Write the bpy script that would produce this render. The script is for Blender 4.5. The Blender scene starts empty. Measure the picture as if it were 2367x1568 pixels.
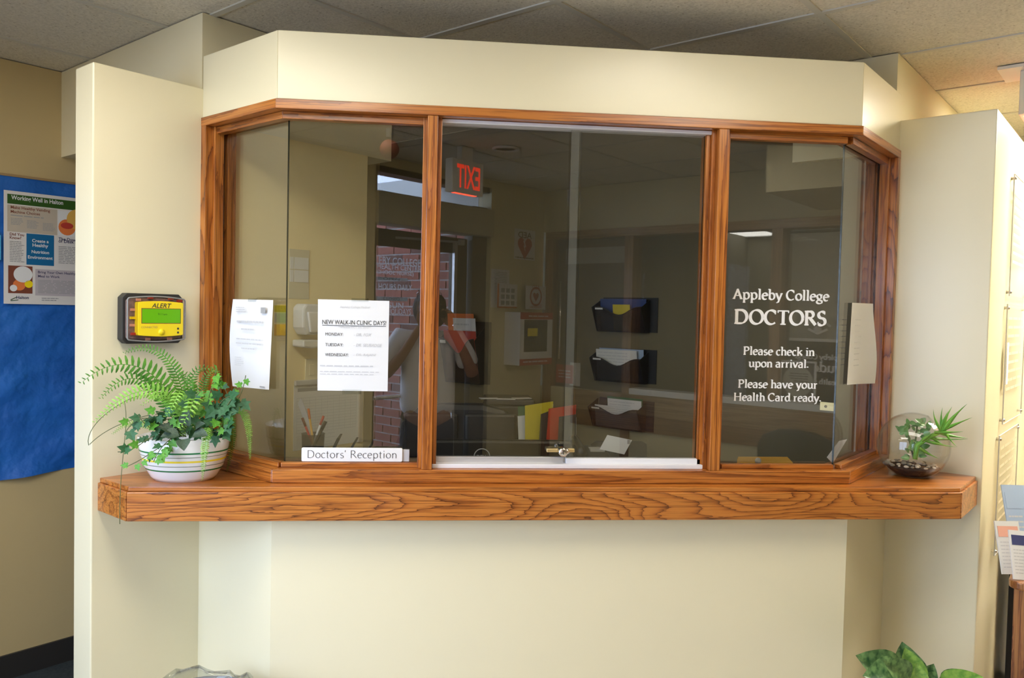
import bpy, bmesh, math, random
from mathutils import Vector, Matrix
random.seed(7)
scene = bpy.context.scene
COL = scene.collection
PI = math.pi
S2 = math.sqrt(0.5)

# ------------------------------------------------------------------ camera
ZC = 1.61                                   # eye height above the floor
FPX = 1837.27
yaw, pitch, roll = -0.0964, -0.0338, 0.0225
cy, sy, cp, sp, cr, sr = math.cos(yaw), math.sin(yaw), math.cos(pitch), math.sin(pitch), math.cos(roll), math.sin(roll)
fwd = Vector((-sy * cp, cy * cp, sp)); rgt = Vector((cy, sy, 0)); upv = rgt.cross(fwd)
CR = rgt * cr + upv * sr; CU = -rgt * sr + upv * cr
cam = bpy.data.cameras.new('camera'); camo = bpy.data.objects.new('camera', cam); COL.objects.link(camo)
cam.sensor_width = 36; cam.lens = FPX / 2367 * 36; cam.clip_start = 0.02; cam.clip_end = 60
camo.matrix_world = Matrix(((CR.x, CU.x, -fwd.x, 0), (CR.y, CU.y, -fwd.y, 0), (CR.z, CU.z, -fwd.z, ZC), (0, 0, 0, 1)))
scene.camera = camo

# ------------------------------------------------------------------ world, lamps, exposure
scene.view_settings.view_transform = 'Standard'
scene.view_settings.look = 'None'
scene.view_settings.gamma = 1
scene.view_settings.use_curve_mapping = False
scene.view_settings.exposure = -0.36
scene.cycles.max_bounces = 10
scene.cycles.transparent_max_bounces = 24
scene.cycles.caustics_reflective = False
scene.cycles.caustics_refractive = False
TROFFER = 11.3       # lit diffuser of the ceiling fixtures
w = bpy.data.worlds.new('world'); scene.world = w; w.use_nodes = True
w.node_tree.nodes['Background'].inputs[0].default_value = (0.58, 0.72, 1.0, 1)
w.node_tree.nodes['Background'].inputs[1].default_value = 12.5

def portal(name, a0, a1, b0, b1, z0, z1):
    l = bpy.data.lights.new(name, 'AREA'); l.shape = 'RECTANGLE'; l.size = b1 - b0; l.size_y = z1 - z0; l.cycles.is_portal = True
    o = bpy.data.objects.new(name, l); COL.objects.link(o); a = a0; b = (b0 + b1) / 2; h = math.sqrt(0.5)
    o.matrix_world = Matrix.Translation(((a - b) * h, (a + b) * h, (z0 + z1) / 2)) @ Matrix.Rotation(-math.pi / 4, 4, 'Z') @ Matrix.Rotation(math.pi / 2, 4, 'X') @ Matrix.Rotation(0, 4, 'Z')
    # turn so that the portal looks into the room (+a)
    u = Vector((-h, h, 0)); n = Vector((h, h, 0))
    o.matrix_world = Matrix(((u.x, 0, -n.x, (a - b) * h), (u.y, 0, -n.y, (a + b) * h), (0, -1, 0, (z0 + z1) / 2), (0, 0, 0, 1)))
portal('sky_portal_door', -0.46, 0, -0.9, 0.25, 0.2, 2.55)
portal('sky_portal_window', -0.46, 0, 1.1, 2.8, 0.45, 2.3)

# ------------------------------------------------------------------ building axes
AX = Vector((S2, S2, 0)); BX = Vector((-S2, S2, 0)); Z = Vector((0, 0, 1))
def P(a, b, z=0.0): return Vector(((a - b) * S2, (a + b) * S2, z))
DF = 2.53                                   # bay front plane (y)
GD = 0.06                                   # glass depth behind the bay face
YG = DF + GD
CEIL = ZC + 1.0
def rayd(x, y): return CR * ((x - 1183.5) / FPX) + CU * (-(y - 784) / FPX) + fwd

class Fr:
    """A plane: o origin, u to the right, v up, n towards the viewer."""
    def __init__(s, o, u):
        s.o = Vector(o); s.u = Vector(u).normalized(); s.v = Z.copy(); s.n = s.u.cross(s.v)
        s.m = Matrix(((s.u.x, 0, s.n.x, s.o.x), (s.u.y, 0, s.n.y, s.o.y), (0, 1, 0, s.o.z), (0, 0, 0, 1)))
    def hit(s, x, y, n=0.0, mirror=False):
        d = rayd(x, y); c = Vector((0, 0, ZC))
        if mirror: d = Vector((d.x, -d.y, d.z)); c = Vector((0, 2 * YG, ZC))
        o = s.o + s.n * n
        t = (o - c).dot(s.n) / d.dot(s.n)
        q = c + d * t - s.o
        return (q.dot(s.u), q.dot(s.v))
    def at(s, u, v, n=0.0): return s.o + s.u * u + s.v * v + s.n * n
    def mat(s, u=0, v=0, n=0): return Matrix.Translation(s.u * u + s.v * v + s.n * n) @ s.m
def on_z(x, y, z, mirror=False):
    d = rayd(x, y); c = Vector((0, 0, ZC))
    if mirror: d = Vector((d.x, -d.y, d.z)); c = Vector((0, 2 * YG, ZC))
    return c + d * ((z - ZC) / d.z)
def on_y(x, y, Y):
    d = rayd(x, y); return Vector((0, 0, ZC)) + d * (Y / d.y)
def ab(p): return (p.x + p.y) * S2, (p.y - p.x) * S2

WALL_L = Fr(P(1.075, 2.577), AX)            # left wing face (and its run into the office)
BAY_L = Fr(P(1.436, 2.577), -BX)            # bay left side
FRONT = Fr((-0.499, DF, 0), (1, 0, 0))      # bay front
BAY_R = Fr(P(2.773, 0.805), AX)             # bay right side
WALL_R = Fr(P(3.25, 0.805), -BX)            # right wing face
SIGNW = Fr(P(3.25, 0.489), AX)              # wall with the clear signs
FAR_L = Fr(P(1.2, 3.757), AX)               # hall wall with the board
DOORW = Fr(P(-0.323, 0.0), BX)              # wall behind the camera, with the entrance
PARTW = Fr(P(0.0, -1.563), -AX)             # glazed partition behind the camera
OFF_R = Fr(P(3.25, 2.0), -BX)               # office right wall
GLASS_F = Fr((-0.499, YG, 0), (1, 0, 0))
GLASS_L = Fr(P(1.436 + GD, 2.577), -BX)
GLASS_R = Fr(P(2.773, 0.805 + GD), AX)

# ------------------------------------------------------------------ materials
def srgb(r, g, b):
    f = lambda c: (c / 255 / 12.92) if c <= 10 else ((c / 255 + 0.055) / 1.055) ** 2.4
    return (f(r), f(g), f(b), 1)
def mat(name, col, rough=0.5, metal=0.0, spec=0.5, emit=None, es=0, coat=0, bump=None, trans=0, alpha=1, vary=None, sub=0):
    m = bpy.data.materials.new(name); m.use_nodes = True
    nt = m.node_tree; p = nt.nodes['Principled BSDF']
    if len(col) == 3: col = (*col, 1)
    p.inputs['Base Color'].default_value = col
    p.inputs['Roughness'].default_value = rough
    p.inputs['Metallic'].default_value = metal
    p.inputs['Specular IOR Level'].default_value = spec
    p.inputs['Coat Weight'].default_value = coat
    p.inputs['Transmission Weight'].default_value = trans
    p.inputs['Alpha'].default_value = alpha
    if emit: p.inputs['Emission Color'].default_value = (*emit[:3], 1); p.inputs['Emission Strength'].default_value = es
    if bump or vary:
        tc = nt.nodes.new('ShaderNodeTexCoord')
    if bump:
        n = nt.nodes.new('ShaderNodeTexNoise'); n.inputs['Scale'].default_value = bump[0]; n.inputs['Detail'].default_value = 4
        nt.links.new(tc.outputs['Object'], n.inputs['Vector'])
        b = nt.nodes.new('ShaderNodeBump'); b.inputs['Strength'].default_value = bump[1]; b.inputs['Distance'].default_value = bump[2]
        nt.links.new(n.outputs['Fac'], b.inputs['Height']); nt.links.new(b.outputs[0], p.inputs['Normal'])
    if vary:
        n2 = nt.nodes.new('ShaderNodeTexNoise'); n2.inputs['Scale'].default_value = vary[0]; n2.inputs['Detail'].default_value = 3
        nt.links.new(tc.outputs['Object'], n2.inputs['Vector'])
        r = nt.nodes.new('ShaderNodeValToRGB'); r.color_ramp.elements[0].position = 0.35; r.color_ramp.elements[1].position = 0.65
        r.color_ramp.elements[0].color = (*vary[1][:3], 1); r.color_ramp.elements[1].color = col
        nt.links.new(n2.outputs['Fac'], r.inputs['Fac']); nt.links.new(r.outputs[0], p.inputs['Base Color'])
    return m
def glass(name, tint=(0.95, 0.955, 0.93), ior=1.52):
    m = bpy.data.materials.new(name); m.use_nodes = True; nt = m.node_tree; N = nt.nodes; L = nt.links
    N.remove(N['Principled BSDF']); out = N['Material Output']
    t = N.new('ShaderNodeBsdfTransparent'); t.inputs[0].default_value = (*tint, 1)
    g = N.new('ShaderNodeBsdfGlossy'); g.inputs['Roughness'].default_value = 0.0
    f = N.new('ShaderNodeFresnel'); geo = N.new('ShaderNodeNewGeometry')
    mr = N.new('ShaderNodeMapRange'); mr.inputs['To Min'].default_value = ior; mr.inputs['To Max'].default_value = 1 / ior
    L.new(geo.outputs['Backfacing'], mr.inputs['Value']); L.new(mr.outputs[0], f.inputs['IOR'])
    mx = N.new('ShaderNodeMixShader'); L.new(f.outputs[0], mx.inputs[0]); L.new(t.outputs[0], mx.inputs[1]); L.new(g.outputs[0], mx.inputs[2])
    L.new(mx.outputs[0], out.inputs[0]); return m
def oak(name, along='x', light=(0.50, 0.178, 0.03), mid=(0.40, 0.122, 0.017), dark=(0.19, 0.05, 0.008), ring=9.0, tilt=0.5, off=0.3, amount=0.5, rough=0.3, across=12):
    m = bpy.data.materials.new(name); m.use_nodes = True; nt = m.node_tree; N = nt.nodes; L = nt.links
    p = N['Principled BSDF']; tc = N.new('ShaderNodeTexCoord')
    sep = N.new('ShaderNodeSeparateXYZ'); L.new(tc.outputs['Object'], sep.inputs[0])
    cmb = N.new('ShaderNodeCombineXYZ')
    order = {'x': ('X', 'Y', 'Z'), 'y': ('Y', 'X', 'Z'), 'z': ('Z', 'X', 'Y')}[along]
    for o, i in zip(order, ('X', 'Y', 'Z')): L.new(sep.outputs[o], cmb.inputs[i])
    def mp(scale, loc=(0, 0, 0), rot=(0, 0, 0), src=None):
        q = N.new('ShaderNodeMapping'); q.inputs['Scale'].default_value = scale; q.inputs['Location'].default_value = loc; q.inputs['Rotation'].default_value = rot
        L.new((src or cmb).outputs[0], q.inputs[0]); return q
    nz = N.new('ShaderNodeTexNoise'); nz.inputs['Scale'].default_value = 1.0; nz.inputs['Detail'].default_value = 1.2; nz.inputs['Roughness'].default_value = 0.35
    L.new(mp((tilt, across, across), (off, 0.7, 0.3)).outputs[0], nz.inputs['Vector'])
    fz = N.new('ShaderNodeTexNoise'); fz.inputs['Scale'].default_value = 1.0; fz.inputs['Detail'].default_value = 2
    L.new(mp((14, 110, 110)).outputs[0], fz.inputs['Vector'])
    m1 = N.new('ShaderNodeMath'); m1.operation = 'MULTIPLY'; m1.inputs[1].default_value = ring; L.new(nz.outputs['Fac'], m1.inputs[0])
    m2 = N.new('ShaderNodeMath'); m2.operation = 'MULTIPLY_ADD'; m2.inputs[1].default_value = amount; L.new(fz.outputs['Fac'], m2.inputs[0]); L.new(m1.outputs[0], m2.inputs[2])
    wv = N.new('ShaderNodeMath'); wv.operation = 'FRACT'; L.new(m2.outputs[0], wv.inputs[0])
    rp = N.new('ShaderNodeValToRGB'); e = rp.color_ramp.elements
    e[0].position = 0.0; e[0].color = (*dark, 1); e[1].position = 1.0; e[1].color = (*light, 1)
    e[1].color = (*mid, 1)
    for pos, c in ((0.10, tuple(0.6 * m_ + 0.4 * d_ for m_, d_ in zip(mid, dark))), (0.26, mid), (0.55, light), (0.85, light)):
        x = e.new(pos); x.color = (*c, 1)
    L.new(wv.outputs[0], rp.inputs['Fac'])
    po = N.new('ShaderNodeTexNoise'); po.inputs['Scale'].default_value = 1; po.inputs['Detail'].default_value = 2
    L.new(mp((5, 210, 210)).outputs[0], po.inputs['Vector'])
    pr = N.new('ShaderNodeValToRGB'); pr.color_ramp.elements[0].position = 0.36; pr.color_ramp.elements[0].color = (0.45, 0.38, 0.33, 1)
    pr.color_ramp.elements[1].position = 0.52; pr.color_ramp.elements[1].color = (1, 1, 1, 1)
    L.new(po.outputs['Fac'], pr.inputs['Fac'])
    mu = N.new('ShaderNodeMix'); mu.data_type = 'RGBA'; mu.blend_type = 'MULTIPLY'; mu.inputs[0].default_value = 0.8
    L.new(rp.outputs[0], mu.inputs[6]); L.new(pr.outputs[0], mu.inputs[7]); L.new(mu.outputs[2], p.inputs['Base Color'])
    p.inputs['Roughness'].default_value = rough; p.inputs['Coat Weight'].default_value = 0.35; p.inputs['Coat Roughness'].default_value = 0.12
    bp = N.new('ShaderNodeBump'); bp.inputs['Strength'].default_value = 0.12; bp.inputs['Distance'].default_value = 0.001
    L.new(po.outputs['Fac'], bp.inputs['Height']); L.new(bp.outputs[0], p.inputs['Normal'])
    return m
def tile_mat():
    m = bpy.data.materials.new('acoustic_tile'); m.use_nodes = True; nt = m.node_tree; N = nt.nodes; L = nt.links
    p = N['Principled BSDF']; tc = N.new('ShaderNodeTexCoord'); oi = N.new('ShaderNodeObjectInfo')
    ad = N.new('ShaderNodeVectorMath'); ad.operation = 'ADD'; L.new(tc.outputs['Object'], ad.inputs[0])
    sc = N.new('ShaderNodeVectorMath'); sc.operation = 'SCALE'; sc.inputs[0].default_value = (7, 13, 0); L.new(oi.outputs['Random'], sc.inputs['Scale'])
    L.new(sc.outputs[0], ad.inputs[1])
    v = N.new('ShaderNodeTexVoronoi'); v.inputs['Scale'].default_value = 42; L.new(ad.outputs[0], v.inputs['Vector'])
    n = N.new('ShaderNodeTexNoise'); n.inputs['Scale'].default_value = 120; n.inputs['Detail'].default_value = 3; L.new(ad.outputs[0], n.inputs['Vector'])
    r1 = N.new('ShaderNodeValToRGB'); r1.color_ramp.elements[0].position = 0.10; r1.color_ramp.elements[0].color = (0.55, 0.5, 0.43, 1)
    r1.color_ramp.elements[1].position = 0.17; r1.color_ramp.elements[1].color = (1, 1, 1, 1); L.new(v.outputs['Distance'], r1.inputs['Fac'])
    r2 = N.new('ShaderNodeValToRGB'); r2.color_ramp.elements[0].position = 0.32; r2.color_ramp.elements[0].color = (0.58, 0.54, 0.45, 1)
    r2.color_ramp.elements[1].position = 0.62; r2.color_ramp.elements[1].color = (0.71, 0.665, 0.56, 1); L.new(n.outputs['Fac'], r2.inputs['Fac'])
    mu = N.new('ShaderNodeMix'); mu.data_type = 'RGBA'; mu.blend_type = 'MULTIPLY'; mu.inputs[0].default_value = 0.75
    L.new(r2.outputs[0], mu.inputs[6]); L.new(r1.outputs[0], mu.inputs[7]); L.new(mu.outputs[2], p.inputs['Base Color'])
    p.inputs['Roughness'].default_value = 0.9; p.inputs['Specular IOR Level'].default_value = 0.2
    b = N.new('ShaderNodeBump'); b.inputs['Strength'].default_value = 0.5; b.inputs['Distance'].default_value = 0.002
    L.new(n.outputs['Fac'], b.inputs['Height']); L.new(b.outputs[0], p.inputs['Normal']); return m
M = {}
M['cream'] = mat('cream_paint', (0.80, 0.73, 0.505), 0.27, spec=0.5, bump=(140, 0.05, 0.001))
M['tan'] = mat('tan_paint', (0.56, 0.43, 0.21), 0.5, bump=(140, 0.06, 0.001))
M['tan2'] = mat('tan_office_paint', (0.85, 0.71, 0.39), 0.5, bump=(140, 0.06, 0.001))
M['shaded_tan'] = mat('shaded_office_tan', (0.155, 0.125, 0.065), 0.55, bump=(140, 0.05, 0.001))  # tan office paint made dark, the wall's shade is in the colour
M['beige'] = mat('beige_paint', (0.68, 0.59, 0.36), 0.5, bump=(140, 0.05, 0.001))
M['tile'] = tile_mat()
M['grid'] = mat('ceiling_grid_enamel', (0.55, 0.53, 0.46), 0.45)
M['plenum'] = mat('ceiling_board', (0.4, 0.39, 0.35), 0.9)
M['carpet'] = mat('slate_carpet', (0.035, 0.045, 0.05), 0.95, bump=(500, 0.8, 0.004), vary=(90, (0.02, 0.03, 0.035)))
M['base'] = mat('dark_vinyl_base', (0.028, 0.025, 0.022), 0.5)
M['oak_h'] = oak('oak_along_x', 'x')
M['oak_c'] = oak('oak_cathedral_x', 'x', dark=(0.10, 0.024, 0.004), mid=(0.44, 0.14, 0.022), ring=21.0, tilt=1.5, off=0.1, amount=0.75, across=7)
M['oak_v'] = oak('oak_along_y', 'y')
M['oak_j'] = oak('oak_jamb_y', 'y', dark=(0.11, 0.026, 0.004), ring=13, tilt=1.8, across=8)
M['oak_w'] = oak('oak_worktop', 'x', ring=9, tilt=0.6)
M['oak_dim'] = oak('oak_partition', 'x', (0.42, 0.26, 0.12), (0.36, 0.2, 0.085), (0.25, 0.13, 0.05), ring=9, rough=0.5)
M['oak_brown'] = oak('oak_rail', 'x', (0.27, 0.115, 0.035), (0.22, 0.085, 0.025), (0.14, 0.05, 0.014), ring=9, rough=0.5)
M['oak_dimv'] = oak('oak_partition_upright', 'y', (0.36, 0.2, 0.085), (0.3, 0.15, 0.06), (0.2, 0.1, 0.035), ring=9, rough=0.5)
M['glass'] = glass('clear_glass', ior=1.85)
M['part_glass'] = glass('partition_glass', (0.98, 0.98, 0.98), 1.28)
M['door_glass'] = glass('door_glass', (0.98, 0.98, 0.98), 1.45)
M['globe'] = glass('globe_glass', (0.985, 0.985, 0.98), 1.45)
M['edge'] = mat('glass_edge', (0.012, 0.02, 0.016), 0.2)
M['white'] = mat('white_plastic', (0.8, 0.8, 0.78), 0.35)
M['whitep'] = mat('white_paper', (0.74, 0.74, 0.735), 0.7)
M['whitep2'] = mat('shiny_white_paper', (0.7, 0.7, 0.68), 0.4)
M['vinyl'] = mat('white_vinyl', (0.85, 0.85, 0.84), 0.5)
M['alu'] = mat('brushed_aluminium', (0.75, 0.74, 0.75), 0.32, metal=0.75)
M['alu_white'] = mat('white_aluminium', (0.8, 0.79, 0.8), 0.35)
M['chrome'] = mat('chrome', (0.8, 0.78, 0.74), 0.15, metal=1)
M['brass'] = mat('satin_brass', (0.8, 0.62, 0.3), 0.3, metal=0.8)
M['strip'] = mat('overlap_sheen_film', (0.55, 0.58, 0.53), 0.4, alpha=0.045)  # pale film colour imitating the double reflection of overlapping panes
M['black'] = mat('black_plastic', (0.012, 0.012, 0.013), 0.4)
M['blackg'] = mat('gloss_black', (0.01, 0.01, 0.012), 0.15)
M['leather'] = mat('black_leather', (0.035, 0.035, 0.04), 0.3, bump=(260, 0.25, 0.002))
M['dkbox'] = mat('soft_black_plastic', (0.022, 0.021, 0.019), 0.55)
M['board'] = mat('mauve_circuit_board', (0.30, 0.20, 0.19), 0.5, vary=(60, (0.16, 0.11, 0.11)))
M['dkgrey'] = mat('dark_grey_plastic', (0.06, 0.058, 0.052), 0.5)
M['grey'] = mat('grey_plastic', (0.25, 0.25, 0.25), 0.5)
M['ltgrey'] = mat('light_grey', (0.5, 0.5, 0.5), 0.5)
def translucent(name, col, f):
    m = bpy.data.materials.new(name); m.use_nodes = True; nt = m.node_tree; N = nt.nodes; L = nt.links; N.remove(N['Principled BSDF'])
    d = N.new('ShaderNodeBsdfDiffuse'); d.inputs[0].default_value = (*col, 1); t = N.new('ShaderNodeBsdfTranslucent'); t.inputs[0].default_value = (*col, 1)
    mx = N.new('ShaderNodeMixShader'); mx.inputs[0].default_value = f; L.new(d.outputs[0], mx.inputs[1]); L.new(t.outputs[0], mx.inputs[2]); L.new(mx.outputs[0], N['Material Output'].inputs[0]); return m
M['vinylt'] = translucent('frosted_vinyl', (0.62, 0.64, 0.63), 0.6)
M['ink'] = mat('black_ink', (0.03, 0.03, 0.03), 0.7)
M['inkg'] = mat('grey_ink', (0.33, 0.33, 0.33), 0.7)
M['inkl'] = mat('pale_grey_ink', (0.55, 0.55, 0.56), 0.7)
M['yellow'] = mat('yellow_plastic', srgb(246, 219, 28), 0.35)
M['lcd'] = mat('green_backlit_screen', srgb(60, 120, 0), 0.3, emit=srgb(96, 165, 0), es=0.9)
M['lcdink'] = mat('screen_ink', srgb(40, 90, 0), 0.4)
M['red'] = mat('red_print', (0.5, 0.045, 0.03), 0.5)
M['orange'] = mat('orange_print', (0.75, 0.2, 0.05), 0.5)
M['exitred'] = mat('exit_letter_lit', (0.6, 0.03, 0.01), 0.4, emit=(1.0, 0.05, 0.02), es=4.0)
M['exitglow'] = mat('exit_downlight', (0.6, 0.05, 0.03), 0.4, emit=(1.0, 0.12, 0.06), es=10.0)
M['exitglow2'] = mat('exit_downlight_bright', (0.6, 0.05, 0.03), 0.4, emit=(1.0, 0.10, 0.05), es=45.0)
M['bluepaper'] = mat('blue_backing_paper', srgb(26, 104, 190), 0.6, bump=(7, 0.9, 0.03), vary=(5, srgb(20, 92, 176)))
M['poster'] = mat('poster_paper', (0.72, 0.69, 0.66), 0.5)
M['postergreen'] = mat('poster_green', srgb(44, 84, 18), 0.5)
M['posterblue'] = mat('poster_teal_blue', srgb(0, 100, 150), 0.5)
M['lightblue'] = mat('light_blue_card', srgb(80, 175, 225), 0.5)
M['inkbrown'] = mat('brown_ink', srgb(120, 60, 40), 0.6)
M['inknavy'] = mat('navy_ink', srgb(50, 50, 90), 0.6)
M['tileprint'] = mat('poster_taupe', srgb(190, 178, 160), 0.5)
M['mauve'] = mat('poster_mauve', srgb(186, 178, 182), 0.5)
M['ceramic'] = mat('glazed_white_ceramic', (0.83, 0.82, 0.80), 0.12, coat=0.5)
M['stripeg'] = mat('green_glaze', srgb(38, 120, 70), 0.15)
M['stripey'] = mat('yellow_glaze', srgb(240, 215, 60), 0.15)
M['stripegrey'] = mat('grey_green_glaze', srgb(120, 130, 110), 0.2)
M['soil'] = mat('potting_soil', (0.02, 0.013, 0.009), 0.95, bump=(60, 1, 0.01))
M['fern'] = mat('fern_green', (0.10, 0.27, 0.022), 0.5, spec=0.3, vary=(20, (0.045, 0.16, 0.015)))
M['fernlt'] = mat('fern_light_green', (0.27, 0.52, 0.07), 0.5, vary=(20, (0.18, 0.42, 0.05)))
M['ivy'] = mat('ivy_dark_green', (0.018, 0.085, 0.025), 0.5, spec=0.3, vary=(4, (0.04, 0.13, 0.05)))
M['ivylt'] = mat('ivy_young_green', (0.13, 0.36, 0.035), 0.5, spec=0.3, vary=(4, (0.06, 0.22, 0.025)))
M['violet'] = mat('violet_leaf', (0.06, 0.1, 0.055), 0.6, vary=(9, (0.03, 0.055, 0.035)))
M['stem'] = mat('brown_green_stem', (0.10, 0.12, 0.04), 0.6)
M['aloe'] = mat('aloe_green', (0.10, 0.33, 0.04), 0.35, vary=(50, (0.18, 0.42, 0.05)))
M['jade'] = mat('jade_green', (0.13, 0.29, 0.10), 0.3)
M['pebble'] = mat('pebbles', (0.32, 0.27, 0.2), 0.6, vary=(30, (0.14, 0.15, 0.12)))
M['varieg'] = mat('variegated_leaf', (0.17, 0.30, 0.11), 0.35, vary=(7, (0.025, 0.085, 0.03)))
M['varieglt'] = mat('variegated_young_leaf', (0.30, 0.5, 0.10), 0.35, vary=(7, (0.12, 0.3, 0.05)))
M['terracotta'] = mat('brown_pot', (0.2, 0.09, 0.05), 0.6)
M['smoke'] = glass('smoked_cover', (0.86, 0.81, 0.81), 1.5)
M['acrylic'] = mat('acrylic', (0.78, 0.76, 0.62), 0.1, spec=.5, alpha=.16)
M['mesh'] = mat('black_mesh', (0.015, 0.014, 0.014), 0.5, alpha=0.48)
M['ytab'] = mat('yellow_folder', (0.62, 0.5, 0.02), 0.6)
M['rtab'] = mat('red_folder', (0.55, 0.05, 0.025), 0.6)
M['gtab'] = mat('green_folder', (0.06, 0.16, 0.07), 0.6)
M['btab'] = mat('blue_folder', (0.03, 0.06, 0.2), 0.5)
M['manila'] = mat('manila_envelope', (0.72, 0.42, 0.08), 0.6)
M['tanlam'] = mat('tan_laminate', (0.36, 0.24, 0.11), 0.5)
M['worktop'] = mat('office_worktop', (0.2, 0.15, 0.09), 0.4)
M['diffuser'] = mat('lit_diffuser', (0.9, 0.9, 0.9), 0.5, emit=(1.0, 0.935, 0.80), es=TROFFER)
M['diffuser3'] = mat('lit_diffuser_left', (0.9, 0.9, 0.9), 0.5, emit=(1.0, 0.935, 0.80), es=TROFFER * 1.5)
M['diffuser4'] = mat('added_hall_diffuser', (0.9, 0.9, 0.9), 0.5, emit=(1.0, 0.935, 0.80), es=TROFFER * 0.6)
M['diffuser5'] = mat('lit_diffuser_right', (0.9, 0.9, 0.9), 0.5, emit=(1.0, 0.935, 0.80), es=TROFFER * 8.5)
M['diffuser2'] = mat('lit_diffuser_side_room', (0.9, 0.9, 0.9), 0.5, emit=(1.0, 0.97, 0.9), es=7)
M['brick'] = mat('red_brick', (0.44, 0.155, 0.11), 0.85, bump=(120, 0.6, 0.003), vary=(4, (0.32, 0.11, 0.08)))
M['brick2'] = mat('brown_brick', (0.19, 0.088, 0.07), 0.85, bump=(120, 0.6, 0.003))
M['mortar'] = mat('grey_mortar', (0.62, 0.62, 0.6), 0.9)
M['concrete'] = mat('concrete', (0.42, 0.41, 0.39), 0.9)
M['bronze'] = mat('bronze_door_frame', (0.10, 0.085, 0.06), 0.45)
M['bronzel'] = mat('beige_door_header', (0.5, 0.45, 0.32), 0.5)
M['blind'] = mat('grey_blind', (0.42, 0.41, 0.36), 0.8)
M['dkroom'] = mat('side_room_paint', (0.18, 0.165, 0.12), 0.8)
M['skin'] = mat('skin', (0.36, 0.19, 0.12), 0.5)
M['shirt'] = mat('grey_shirt', (0.78, 0.76, 0.78), 0.85)
M['pants'] = mat('dark_trousers', (0.035, 0.03, 0.03), 0.85)
M['hair'] = mat('dark_hair', (0.025, 0.016, 0.012), 0.55)
M['tablewood'] = oak('table_wood', 'z', (0.36, 0.15, 0.045), (0.3, 0.11, 0.03), (0.16, 0.05, 0.015), ring=9)
M['pink'] = mat('salmon_print', (0.75, 0.38, 0.28), 0.6)
M['navy'] = mat('navy_print', (0.04, 0.05, 0.16), 0.5)
M['paleblue'] = mat('pale_blue_print', (0.35, 0.45, 0.62), 0.5)
M['clear'] = glass('clear_plastic', (0.86, 0.88, 0.88), 1.45)
M['acrink'] = mat('tan_ink', (0.60, 0.54, 0.37), 0.6)
M['navygrey'] = mat('dark_navy_fabric', (0.008, 0.009, 0.014), .8)
M['rubber'] = mat('black_rubber', (0.02, 0.02, 0.02), 0.8)

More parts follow.
